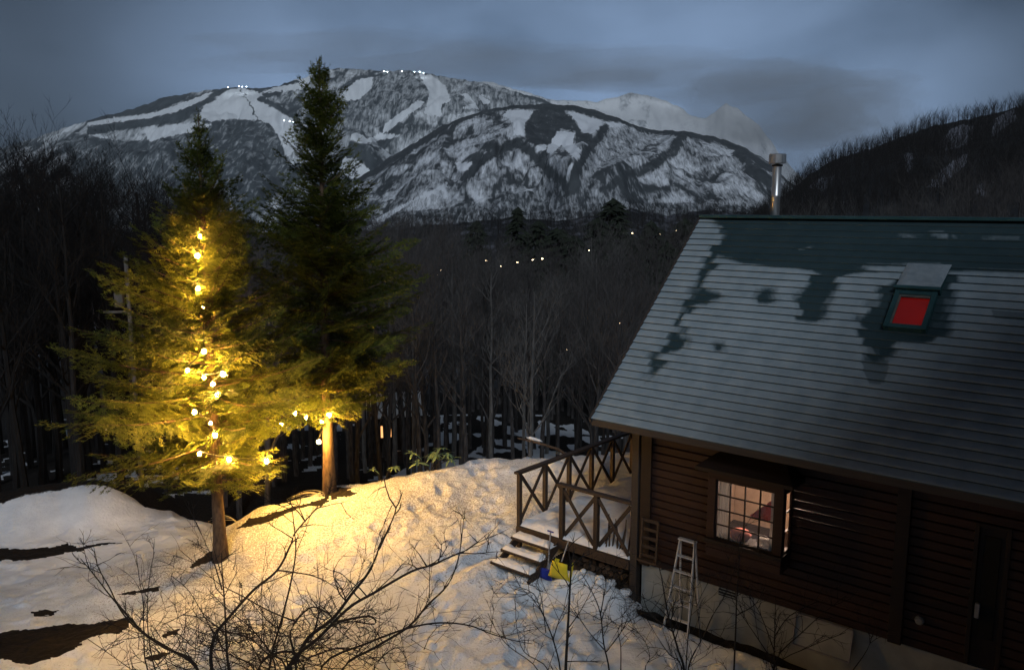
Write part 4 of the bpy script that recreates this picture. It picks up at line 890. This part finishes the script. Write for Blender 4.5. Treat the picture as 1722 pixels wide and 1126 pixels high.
# ---------------------------------------------------------------- firs with string lights
def spray(L, seed):
    R = random.Random(seed); vs = []; tint = []; fs = []; wood = MB()
    droop = R.uniform(.03, .09)
    def axis(t): return Vector((L*t, 0, -droop*L*math.sin(t*PI*.9)+.05*L*t*t))
    n = 10; wood.tube([axis(i/n) for i in range(n+1)], [max(.004, (.008+.007*L)*(1-i/n)) for i in range(n+1)], 4, cap=False)
    def twig(p, d, ln, tv):
        side = d.cross(Vector((0, 0, 1))).normalized(); up = Vector((0, 0, 1)); m_ = max(3, int(ln/.044)); 
        for i in range(m_):
            q = p+d*ln*i/m_; nl = .056*(1-.35*i/m_); s_ = 1 if i % 2 else -1
            for sg in (s_, -s_) if i % 3 == 0 else (s_,):
                k = len(vs); e = q+d*nl*1.3+side*sg*nl+up*R.uniform(-.012, .02); vs.extend((q-d*.012, q+d*.024, e)); fs.append((k, k+1, k+2)); tint.extend((tv, tv, min(1, tv+.25)))
        k = len(vs); e = p+d*(ln+.03); vs.extend((p+side*.007, p-side*.007, e)); fs.append((k, k+1, k+2)); tint.extend((tv, tv, tv+.2))
    t = .10
    while t < 1:
        p = axis(t); rem = L*(1-t); l1 = min(.55, .10+.42*rem)*R.uniform(.7, 1.15)
        for sg in (-1, 1):
            if R.random() < .06: continue
            a = math.radians(R.uniform(42, 62)); d = Vector((math.cos(a), sg*math.sin(a), R.uniform(-.45, .25))).normalized(); tv = R.uniform(.1, .6)
            twig(p, d, l1, tv); s = .10
            while s < l1-.04:
                q = p+d*s
                for sg2 in (-1, 1):
                    a2 = a*sg+sg2*math.radians(R.uniform(35, 55)); d2 = Vector((math.cos(a2), math.sin(a2), R.uniform(-.3, .2))).normalized(); twig(q, d2, min(.20, .05+.38*(l1-s))*R.uniform(.7, 1.2), tv)
                s += R.uniform(.10, .15)
        t += R.uniform(.085, .13)/L
    twig(axis(.9), Vector((1, 0, .1)).normalized(), .1+.1*L, .6)
    wv = np.array(wood.v); wf = np.array(wood.f)
    return np.array([tuple(v) for v in vs]), np.array(fs), np.array(tint), wv, wf
LENS = (.35, .6, .95, 1.4, 1.9, 2.5, 3.1); SPR = {(L, k): spray(L, int(L*100)+k) for L in LENS for k in range(3)}
def fir(name, base, top, prof, label, seed, t0=.0, spacing=.24, per=(6, 8), side=None, gap=.04):
    R = random.Random(seed); root = empty(name, base, 0, label=label, cat='tree'); ax = Vector(top)-Vector(base); h = ax.z
    def A_(z): q = ax*(z/h); return Vector((q.x*(z/h)**.5, q.y, z))
    n = 16; tr_ = MB(); r0 = .17; tr_.tube([A_(h*i/n)-Vector((0, 0, .35 if i == 0 else 0)) for i in range(n+1)], [r0*1.35]+[r0*(1-.93*i/n) for i in range(1, n+1)], 12)
    for k in range(len(tr_.v)): v = Vector(tr_.v[k]); nzv = noise.noise(v*4)*.02; tr_.v[k] = (v.x+nzv, v.y+nzv, v.z)
    tr_.build('trunk', MT['fir_bark'], root, True)
    V1 = []; F1 = []; T1 = []; o1 = 0; V2 = []; F2 = []; o2 = 0; tt = np.array([p[0] for p in prof]); ll = np.array([p[1] for p in prof])
    d = .10; ang = 0
    while d < tt[-1]:
        Lm = float(np.interp(d, tt, ll)); nb = R.randint(*per) if d > .8 else 4
        for j in range(nb):
            ang += 2*PI/nb+R.uniform(-.3, .3); L = Lm*R.uniform(.72, 1.12)
            if R.random() < gap: L *= .55
            if side: L *= side(ang, d)
            dz = R.uniform(-.09, .09)*1.6; z = h-d+dz
            if d < 1.0: L *= .9
            key = min(LENS, key=lambda q: abs(q-L)); sv, sf, st_, wv, wf = SPR[(key, R.randrange(3))]; sc_ = L/key
            el_ = np.interp(d, [0, .6, 1.5, 3.5, 6, 10], [1.15, .95, .70, .48, .32, .16])+R.uniform(-.12, .12); roll = R.uniform(-.75, .75)
            Rm = Matrix.Rotation(ang, 3, 'Z') @ Matrix.Rotation(-el_, 3, 'Y') @ Matrix.Rotation(roll, 3, 'X'); Rn = np.array(Rm)*sc_
            p = np.array(A_(z)); q = sv @ Rn.T; dist = np.hypot(q[:, 0], q[:, 1]); q[:, 2] -= (.034*dist**2)*np.interp(d, [1, 6], [.2, 1]); V1.append(q+p); F1.append(sf+o1); T1.append(np.clip(st_+R.uniform(-.22, .22), 0, 1)); o1 += len(sv)
            q = wv @ Rn.T; dist = np.hypot(q[:, 0], q[:, 1]); q[:, 2] -= (.034*dist**2)*np.interp(d, [1, 6], [.2, 1]); V2.append(q+p); F2.append(wf+o2); o2 += len(wv)
        d += spacing*R.uniform(.75, 1.25)*(1 if d > 2 else 1.05)
    cr_ = link('crown', npmesh('crown', np.concatenate(V1), None, np.concatenate(F1), {'tint': np.concatenate(T1)}), MT['needles'], root)
    link('branches', npmesh('branches', np.concatenate(V2), np.concatenate(F2), None), MT['fir_bark'], root); return root
b1_ = onz(371, 938, -8.72); b1_.z = gz(b1_.x, b1_.y); t1_ = at(333, 192, b1_.y+.1)
fir('fir_tree', b1_, t1_, [(0, .10), (.4, .28), (1.0, .6), (1.6, .9), (2.4, 1.25), (3.2, 1.6), (4.2, 2.05), (5.2, 2.5), (6.2, 2.95), (7.2, 3.35), (7.9, 3.2), (8.5, 2.4), (8.9, 1.5)], 'bright yellow-lit fir tree wound with string lights at the left edge of the yard', 21, spacing=.25, per=(6, 8), gap=.2,
    side=lambda a, d: 1.04-.12*math.cos(a) if d > 4 else 1.)
b2_ = onz(554, 824, -7.76); b2_.z = gz(b2_.x, b2_.y); t2_ = at(537, 98, b2_.y)
fir_dark = fir('fir_tree', b2_, t2_, [(0, .12), (.4, .35), (1.2, .75), (1.9, .95), (3.3, 1.3), (3.9, 1.8), (4.6, 2.1), (5.7, 2.3), (7.2, 2.85), (8.1, 2.6), (8.8, 1.8), (9.3, 1.0)], 'taller dark fir with an unlit top behind and right of the lit fir', 33, spacing=.235, per=(6, 8), gap=.2,
    side=lambda a, d: 1.+.08*math.cos(a) if d > 5 else 1.)
# a few dead leaders at the tips
# string lights
BM = None
bl_me = MB(); bl_me.lathe([(.002, -.055), (.03, -.045), (.042, -.02), (.042, .005), (.026, .03), (.016, .042)], 10); BM = bl_me.mesh('bulb'); BM.materials.append(MT['bulb']); BM.polygons.foreach_set('use_smooth', [True]*len(BM.polygons))
so_me = MB().lathe([(.018, .038), (.019, .08), (.002, .082)], 8).mesh('socket'); so_me.materials.append(MT['cable'])
def string_lights(label, P, extra=()):
    r = empty('string_lights', P[0], 0, label=label, cat='string lights'); o0 = Vector(P[0]); path_ = []
    for a, b in zip(P[:-1], P[1:]):
        for k in range(6): t = k/6; q = Vector(a).lerp(Vector(b), t); q.z -= .10*math.sin(PI*t)*(Vector(a)-Vector(b)).length**.5*.6; path_.append(q-o0+Vector((0, 0, .08)))
    path_.append(Vector(P[-1])-o0+Vector((0, 0, .08))); MB().tube(path_, .013, 4).build('cable', MT['cable'], r)
    for p in P:
        bs = rnd.uniform(.72, 1.2)
        for me, nm in ((BM, 'bulb'), (so_me, 'socket')):
            o = bpy.data.objects.new(nm, me); C.objects.link(o); o.parent = r; o.location = Vector(p)-o0; o.scale = (bs,)*3; o.rotation_euler = (rnd.uniform(-.2, .2), rnd.uniform(-.2, .2), 0)
T1y = b1_.y
string_lights('warm string lights spiralling down the trunk of the yellow-lit fir', [at(x, y, T1y+dy) for x, y, dy in
    ((337,397,-.35),(332,430,-.45),(333,485,-.8),(342,516,.25),(343,590,-.9),(315,622,-1.1),(343,634,-1.1),(375,628,-1.2),(358,645,-1.2),(365,663,-1.3),(352,690,.5),(327,692,-1.2),(354,711,-1.4),(362,731,-1.2),(335,762,-1.2),(385,772,-1.3),(448,775,-.3))])
string_lights('short run of warm bulbs looped round the bare trunk of the taller fir', [at(x, y, b2_.y+dy) for x, y, dy in
    ((448,774,-1.2),(473,713,-1.1),(496,694,-.9),(514,701,-.8),(541,708,-.6),(553,697,-.5),(536,742,-.4))])

# ---------------------------------------------------------------- small plants and litter at the yard edge
lf = MB(); L_ = []
for j in range(7):
    t = j/6; w_ = .042*math.sin(PI*min(1, t*.92+.05))**.8; L_ += [(-w_, t*.30, -.25*t*t*.3+.008), (0, t*.30, -.25*t*t*.3), (w_, t*.30, -.25*t*t*.3+.008)]
lf.add(L_, [(j*3+i, j*3+i+1, (j+1)*3+i+1, (j+1)*3+i) for j in range(6) for i in range(2)]); LM = lf.mesh('leaf'); LM.materials.append(MT['leaf'])
def rhodo(px, py, zr, nst, label, scale=1., seed=1):
    R = random.Random(seed); b = onz(px, py, zr); b.y += .15; b.z = gz(b.x, b.y)-.05; r = empty('rhododendron', b, 0, label=label, cat='shrub')
    st_ = MB(); tips = []
    for i in range(nst):
        a = R.uniform(0, 2*PI); d = R.uniform(.1, .5)*scale; hh_ = R.uniform(.3, .75)*scale; q = Vector((math.cos(a)*d*1.3, math.sin(a)*d*.5, hh_)); st_.tube([(0, 0, 0), q*.5+Vector((0, 0, .06)), q], [.014, .011, .008], 5); tips.append(q)
    st_.build('stem', MT['twig'], r)
    for q in tips:
        n = R.randint(7, 9)
        for k in range(n):
            o = bpy.data.objects.new('leaf', LM); C.objects.link(o); o.parent = r; o.location = q; s = R.uniform(.75, 1.15)*scale; o.scale = (s, s, s); o.rotation_euler = (R.uniform(-.5, .35), R.uniform(-.3, .3), 2*PI*k/n+R.uniform(-.2, .2))
rhodo(724, 792, -7.58, 8, 'green rhododendron with long whorled leaves on the yard edge', 1., 3)
rhodo(642, 808, -7.66, 2, 'tiny low leafy plant left of the rhododendron on the yard edge', .7, 5)
# bent dry grasses by the fir trunks
def grass(px, py, zr, label, n, lean, seed, L=1.0):
    R = random.Random(seed); b = onz(px, py, zr); b.z = gz(b.x, b.y); g_ = MB()
    for i in range(n):
        d = Vector((lean*R.uniform(.6, 1.2), R.uniform(-.3, .3), 1)).normalized(); p = Vector((R.uniform(-.1, .1), R.uniform(-.1, .1), -.03)); q = [p.copy()]
        for k in range(7): d = (d+Vector((lean*.22, 0, -.20))).normalized(); p = p+d*L*R.uniform(.8, 1.1)/7; q.append(p.copy())
        g_.tube(q, [.008*(1-k/9) for k in range(8)], 4)
    o = g_.build('dry_grass', MT['grass']); o.location = b; tag(o, label, 'grass tuft')

grass(545, 832, -7.8, 'bent pale grass stems at the foot of the taller fir', 7, -1, 3, 1.)
grass(400, 868, -8.3, 'pale bent stems on the snow edge right of the lit fir trunk', 5, -.8, 8, .8)
for i, (px, py) in enumerate(((815, 820), (835, 870), (950, 800), (700, 850), (650, 870), (860, 935))): grass(px, py, -7.8, ('thin dry stem poking through snow near the deck railing', 'thin dry stems in the trampled snow left of the stairs', 'dry stalk standing behind the deck railing', 'short dry stems amid the needle litter on the knoll', 'dry stems left of the litter patch on the knoll', 'dry stalk beside the foot of the deck stairs')[i], 3, (-.3, .3)[i % 2], i+20, .6)
# fallen snow-topped branch beyond the deck
fb_ = empty('fallen_branch', at(885, 742, 27.5), 0, label='bare fallen branch with a cap of snow beyond the yard edge', cat='branch')
MB().tube([(-.3, 0, .12), (.3, 0, -.02), (1.1, .1, -.3), (1.6, .2, -.7)], [.03, .04, .05, .07], 7).build('stem', MT['fir_bark'], fb_)
MB().tube([(.0, 0, .14), (.15, 0, .12), (.45, .02, .03), (.55, .02, -.01)], [.01, .06, .05, .01], 7).build('snow_cap', MT['snow'], fb_, True)
# utility pole behind the lit fir
up_ = at(226, 640, 31.); ub = gz(up_.x, up_.y); ut = at(226, 452, 31.).z
up = empty('utility_pole', (up_.x, up_.y, ub), .2, label='grey utility pole with a box standing behind the left side of the lit fir', cat='utility pole')
MB().tube([(0, 0, -1), (0, 0, ut-ub+.5)], [.09, .07], 10).build('pole', MT['pole'], up, True); MB().box((-.32, 0, ut-ub-1.15), (.30, .3, .55)).build('transformer_box', MT['pole'], up, bevel=.02); MB().bar((-.9, 0, ut-ub-1.6), (.1, 0, ut-ub-1.6), .08, .08).build('crossarm', MT['pole'], up)
# distant cabin seen through the trunks
cpos = at(660, 700, 56.); cz = cpos.z-1.6
cb_ = empty('distant_cabin', (cpos.x, cpos.y, cz), .3, label='small distant cabin with an orange lit window glimpsed through tree trunks', cat='house')
MB().box((0, 0, .9), (3.6, 3, 2.6)).build('wall', MT['dark_trim'], cb_)
m_ = MB(); m_.add([(-2.1, -1.9, 2.1), (2.1, -1.9, 2.1), (2.1, 0, 3.3), (-2.1, 0, 3.3), (-2.1, 1.9, 2.1), (2.1, 1.9, 2.1), (-2.1, -1.9, 2.0), (2.1, -1.9, 2.0), (-2.1, 1.9, 2.0), (2.1, 1.9, 2.0)], [(0, 1, 2, 3), (3, 2, 5, 4), (6, 8, 9, 7), (0, 6, 7, 1), (4, 5, 9, 8), (0, 3, 4, 8, 6), (1, 7, 9, 5, 2)]); m_.build('roof', MT['snow'], cb_)
for x in (-.7,):
    wf_ = MB().box((x, -1.53, 1.0), (.85, .05, .95)).build('window', MT['deck_wood'], cb_); MB().box((x, -1.565, 1.0), (.7, .02, .8)).build('pane', MT['winlit'], wf_)
# village lights down the slope and floodlights on the ski runs
def lamp(name, pos, pole, r_, mat, label, cat, group):
    e = empty(name, (pos.x, pos.y, pos.z-pole), 0, label=label, cat=cat, group=group); MB().tube([(0, 0, -1), (0, 0, pole)], r_*.12, 5).build('pole', MT['bark'], e); MB().lathe([(.01, -r_*.5), (r_, -r_*.3), (r_, r_*.3), (.01, r_*.5)], 8, (0, 0, pole)).build('lamp_head', mat, e)
for px, py in ((712,468),(722,470),(741,455),(818,438),(842,447),(896,437),(973,424),(980,425),(1018,422),(1033,424),(1063,392),(1085,391),(1092,392),(1138,388),(655,456),(936,497),(735,462),(690,462),(705,459),(870,441),(912,435),(935,425),(990,421),(1005,430),(766,449),(1110,394)):
    lamp('street_lamp', at(px, py, 150), 4, .15, MT['village'], 'tiny warm village lamp shining through the bare trees on the slope', 'lamp', 'village lamps on the slope')
for px, py in ((953,587),(1042,543),(38,565),(207,508),(268,537)):
    lamp('street_lamp', at(px, py, 62), 2.5, .05, MT['village'], 'small white point of light deep among the dark trunks', 'lamp', 'points of light among the trunks')
for px, py in ((383,147),(402,145),(407,146),(414,146),(646,120),(651,121),(676,120),(697,121),(706,121),(712,123),(478,203),(487,204),(493,205)):
    Y_ = 4500 if py < 160 else 3900; lamp('floodlight', at(px, py, Y_), 25, 1.9, MT['ski'], 'white ski run floodlight on the mountain', 'floodlight', 'ski floodlights on the mountain')

# ---------------------------------------------------------------- bare shrubs in the foreground
def strokes_plant(name, label, ox, oy, s, S, Y0, seed, side_n=3, tang=0, group=None, twl=1.):
    R = random.Random(seed); root = None; tw = MB(); allp = []
    P0 = None
    for Lp, r0, dy in S:
        pts_ = []; n = len(Lp)
        for i, (a, b) in enumerate(Lp):
            t = i/(n-1); pts_.append(at(ox+a/s, oy+b/s, Y0+dy*t+R.uniform(-.03, .03)))
        if pts_[0].z < 3.8 and Lp[0][1] > 500 and r0 > .009:      # carry the stem on down to the snow
            g0 = pts_[0]; dn = (pts_[0]-pts_[1]).normalized(); base = Vector((root_x(P0, g0), Y0, 0)) if P0 else Vector((g0.x+dn.x*.3, Y0, 0)); base = Vector((g0.x*.75+base.x*.25, Y0+R.uniform(-.2, .2), 0)); base.z = gz(base.x, base.y)-.1
            pts_ = [base, base.lerp(g0, .5)+Vector((dn.x*-.05, 0, 0))]+pts_
            if P0 is None: P0 = base
        # smooth with Catmull-Rom
        q = []
        for i in range(len(pts_)-1):
            p0, p1, p2, p3 = pts_[max(i-1, 0)], pts_[i], pts_[i+1], pts_[min(i+2, len(pts_)-1)]
            for k in range(4):
                t = k/4; q.append(.5*((2*p1)+(p2-p0)*t+(2*p0-5*p1+4*p2-p3)*t*t+(3*p1-p0-3*p2+p3)*t**3))
        q.append(pts_[-1]); allp.append((q, r0))
    root = empty(name, P0, 0, label=label, cat='shrub', group=group)
    def grow(p, d, L, r, lev):
        k = 4; qq = [p]; pp = p.copy(); dd = d.copy(); cv = Vector((R.gauss(0, .25), R.gauss(0, .2), R.gauss(.05, .25)))
        for i in range(k): dd = (dd+cv*.5+Vector((R.gauss(0, .12),)*1+(R.gauss(0, .1), R.gauss(0, .12)))).normalized(); pp = pp+dd*L/k; qq.append(pp.copy())
        tw.tube([x-P0 for x in qq], [r*(1-.75*i/k) for i in range(k+1)], 3, cap=False)
        if lev < 2:
            for j in range(R.randint(1, 3)):
                i = R.randint(1, k-1); dn = (qq[i+1]-qq[i]).normalized(); grow(qq[i], (dn+Vector((R.gauss(0, .7), R.gauss(0, .4), R.gauss(.1, .6)))).normalized(), L*R.uniform(.4, .7), max(r*.65, .0038), lev+1)
    for q, r0 in allp:
        n = len(q); MB().tube([x-P0 for x in q], [max(1.2*r0*(1-.78*i/(n-1)), .005) for i in range(n)], 6).build('stem', MT['twig'], root, True)
        for j in range(int(side_n*n/10)+1):
            i = R.randint(3, n-2); dn = (q[i+1]-q[i]).normalized(); grow(q[i], (dn*.9+Vector((R.gauss(0, .8), R.gauss(0, .5), R.gauss(.2, .5)))).normalized(), R.uniform(.25, .8)*twl, max(r0*.42, .0055), 0)
    for j in range(tang):
        a = R.gauss(780, 260); b = R.uniform(440, 690) if R.random() < .88 else R.uniform(330, 640); p = at(ox+a/s, oy+b/s, Y0+R.uniform(-.4, .8)); d = Vector((R.gauss(0, 1), R.gauss(0, .5), R.gauss(.4, .6))).normalized(); grow(p, d, R.uniform(.5, 1.3), R.uniform(.004, .010), 0)
    o = tw.build('twigs', MT['twig'], root); o['kind'] = 'stuff'; return root
def root_x(P0, g0): return P0.x
s5 = 2.266
strokes_plant('bare_shrub', 'large tangled leafless shrub rising from the bottom edge left of centre', 100, 850, s5, [
    ([(880, 620), (900, 590), (950, 500), (1040, 430), (1110, 340), (1180, 250), (1220, 160), (1270, 50), (1285, 0)], .036, .5),
    ([(525, 620), (420, 545), (330, 490), (270, 430), (200, 350), (130, 260), (80, 200)], .022, .3), ([(520, 605), (400, 540), (300, 470), (235, 400), (190, 310), (150, 240), (135, 190)], .018, -.2),
    ([(335, 620), (322, 500), (320, 380), (305, 280), (292, 185)], .012, 0), ([(365, 625), (340, 500), (335, 380), (345, 260), (362, 175)], .012, .4),
    ([(645, 625), (635, 500), (630, 380), (620, 250), (618, 180)], .022, .3), ([(620, 320), (590, 220), (560, 150), (520, 60)], .009, .2), ([(580, 620), (590, 500), (650, 420), (740, 320), (830, 245), (880, 150), (900, 100), (970, 20), (985, 0)], .028, .6),
    ([(800, 620), (850, 420), (880, 300), (900, 180), (895, 90), (885, 0)], .020, .1), ([(870, 615), (990, 500), (1100, 390), (1200, 330), (1340, 250), (1420, 225), (1510, 185), (1545, 180)], .030, -.3),
    ([(1080, 620), (1200, 540), (1330, 460), (1400, 380), (1480, 300), (1520, 200), (1535, 100), (1545, 20)], .022, .2), ([(1000, 610), (1180, 520), (1330, 465), (1450, 445), (1560, 455), (1640, 485), (1722, 510), (1800, 525)], .018, -.4),
    ([(830, 245), (950, 262), (1020, 290), (1060, 320)], .010, .1), ([(900, 590), (880, 480), (950, 390), (1010, 400), (1060, 440), (1150, 440)], .020, .2), ([(1060, 440), (1180, 420), (1200, 450), (1100, 440), (1000, 460)], .016, .1),
    ([(740, 620), (640, 560), (580, 470), (540, 400), (490, 320), (425, 265)], .011, 0), ([(900, 440), (800, 400), (700, 345), (650, 320), (600, 290), (520, 220), (455, 165)], .010, .3), ([(300, 640), (270, 620), (200, 570), (105, 505)], .010, 0),
    ([(1200, 620), (1280, 540), (1320, 580), (1330, 620)], .012, .2), ([(820, 600), (760, 500), (700, 440), (640, 400)], .016, .2), ([(860, 610), (790, 560), (720, 500), (600, 470)], .018, -.3), ([(930, 610), (1000, 560), (1080, 540), (1160, 560), (1220, 600)], .016, .3),
    ([(1090, 350), (1130, 300), (1190, 240), (1205, 150), (1265, 0)], .009, .1), ([(1410, 350), (1410, 260), (1408, 165)], .007, .1), ([(760, 620), (830, 560), (900, 560), (960, 590)], .03, .1)], 12., 3, side_n=3.8, tang=240)
s6_ = 2.46
def sap(label, S, Y0, seed, **k): strokes_plant('bare_sapling', label, 800, 900, s6_, S, Y0, seed, **k)
sap('upright bare sapling with a thick stem crossing the yellow scoop', [([(372, 560), (380, 400), (388, 250), (393, 130), (380, 40)], .030, .1), ([(385, 380), (440, 300), (500, 180)], .008, .1)], 12.2, 5, side_n=4.2, twl=.8)
sap('forked thin sapling left of the thick upright sapling', [([(350, 560), (320, 430), (280, 330), (240, 240), (205, 245)], .016, .1), ([(320, 430), (345, 350), (380, 280)], .009, 0), ([(300, 556), (200, 480), (170, 380), (165, 300)], .010, .2), ([(260, 560), (140, 460), (90, 400), (50, 320)], .010, .2), ([(290, 400), (270, 250), (245, 195)], .008, 0)], 12., 6, side_n=4.4)
sap('y-forked sapling between the thick sapling and the ladder', [([(552, 560), (530, 450), (515, 320), (480, 230), (440, 160)], .017, .1), ([(515, 330), (530, 250), (545, 150)], .010, 0), ([(540, 480), (600, 400), (640, 320)], .009, .1), ([(600, 560), (600, 460), (590, 380), (640, 350)], .009, .1), ([(530, 470), (470, 400), (420, 330)], .008, .1)], 12., 7, side_n=4.6)
sap('many-branched sapling in front of the step ladder', [([(862, 560), (840, 480), (810, 380), (790, 300), (770, 180), (755, 120)], .022, .1), ([(870, 545), (880, 400), (900, 250), (905, 20)], .013, .1), ([(850, 540), (800, 490), (740, 400), (700, 330)], .011, .2), ([(880, 545), (940, 420), (980, 330), (1030, 250), (1060, 170)], .013, 0), ([(820, 400), (720, 320), (690, 240)], .010, .2), ([(930, 440), (920, 330), (900, 190)], .009, .1), ([(700, 560), (720, 500), (690, 420), (630, 370)], .010, .2)], 12., 8, side_n=4.6)
sap('tall straight thin sapling right of the foundation vent', [([(1068, 560), (1075, 400), (1080, 250), (1090, 100), (1095, 0)], .017, .1), ([(1078, 330), (1160, 280), (1200, 200)], .007, .1)], 12., 9, side_n=4.2)
sap('fan-shaped sapling at the right before the framed screen', [([(1232, 560), (1235, 450), (1238, 350), (1240, 250)], .014, .1), ([(1240, 520), (1350, 400), (1450, 310), (1530, 250)], .011, .1), ([(1230, 520), (1150, 400), (1080, 300)], .009, .1), ([(1245, 540), (1380, 460), (1530, 400)], .010, .1), ([(1235, 420), (1300, 330), (1420, 270)], .008, .1), ([(1236, 480), (1180, 330), (1130, 250)], .008, .1), ([(1560, 556), (1620, 470), (1650, 380)], .008, .1)], 12., 10, side_n=4.8)

# ---------------------------------------------------------------- added unseen blockers outside the picture; the building shades the right of the cabin
for x, y, h_, a in ((-21, 6, 20, 1.2),):  # extra unseen fir, added as a moonlight blocker
    src = fir_dark; t = src.copy(); C.objects.link(t); t.location = (x, y, gz(x, y)); t.rotation_euler = (0, 0, a); k = h_/11.7; t.scale = (k*.85, k*.85, k)
    t['label'] = 'tall dark fir added outside the picture as a shade tree'; t['group'] = 'added firs outside the picture'
    for ch in src.children: c = ch.copy(); C.objects.link(c); c.parent = t
ldg = empty('shade_lodge', (9.4, -2.2, 0), 0, label='unseen dark timber lodge beside the viewpoint, outside the picture', cat='house')  # unseen building, added so its shade darkens the right side of the roof
MB().box((0, 0, 5.4), (11, 12, 12)).build('wall', MT['siding'], ldg)
m_ = MB(); pr = [(-6.3, 11.0), (6.3, 11.0), (0, 15.2)]
for zf in (0,): m_.add([(a, -6.7, z) for a, z in pr]+[(a, 6.7, z) for a, z in pr], [(0, 1, 2), (5, 4, 3), (0, 3, 4, 1), (1, 4, 5, 2), (2, 5, 3, 0)])
m_.build('roof', MT['teal'], ldg)
for x in (-3.4, 0, 3.4):
    for z in (2.2, 5.4, 8.6):
        f_ = MB().box((x, 6.02, z), (1.5, .06, 1.4)).build('window', MT['dark_trim'], ldg); MB().box((x, 6.06, z), (1.3, .03, 1.2)).build('pane', MT['black'], f_)

# ---------------------------------------------------------------- thin night air over the valley
m = bpy.data.materials.new('night_haze'); m.use_nodes = True; t = m.node_tree; t.nodes.clear(); o = t.nodes.new('ShaderNodeOutputMaterial'); pv = t.nodes.new('ShaderNodeVolumePrincipled')
pv.inputs['Color'].default_value = (.80, .90, 1, 1); pv.inputs['Density'].default_value = 3e-5; t.links.new(pv.outputs[0], o.inputs['Volume'])
hz = MB().box((0, 5000, 1050), (26000, 18500, 2700)).build('haze', m); hz['kind'] = 'stuff'

m = bpy.data.materials.new('cloud_vapour'); m.use_nodes = True; t = m.node_tree; t.nodes.clear(); o = t.nodes.new('ShaderNodeOutputMaterial'); pv = t.nodes.new('ShaderNodeVolumePrincipled')
pv.inputs['Color'].default_value = (.95, .98, 1, 1); pv.inputs['Density'].default_value = 5e-4; pv.inputs['Anisotropy'].default_value = 0; t.links.new(pv.outputs[0], o.inputs['Volume'])
def cloud(px, py, Y, wx, wy, wz, seed):
    import bmesh
    bm_ = bmesh.new(); bmesh.ops.create_icosphere(bm_, subdivisions=5, radius=1); c = at(px, py, Y)
    for v in bm_.verts:
        n_1 = noise.fractal(v.co*1.6+Vector((seed*7, 0, 0)), 1., 2., 5); v.co *= 1+.42*n_1; v.co = Vector((v.co.x*wx, v.co.y*wy, v.co.z*wz))
    me = bpy.data.meshes.new('cloud'); bm_.to_mesh(me); bm_.free(); ob = link('cloud', me, m, smooth=True); ob.location = c; ob['kind'] = 'stuff'
for q in ((1180, 135, 9800, 1700, 700, 210, 1), (1330, 180, 9000, 1200, 900, 420, 2), (1430, 240, 8000, 900, 800, 420, 3), (900, 112, 6800, 1300, 600, 150, 4), (600, 92, 5000, 900, 500, 110, 6)): cloud(*q)
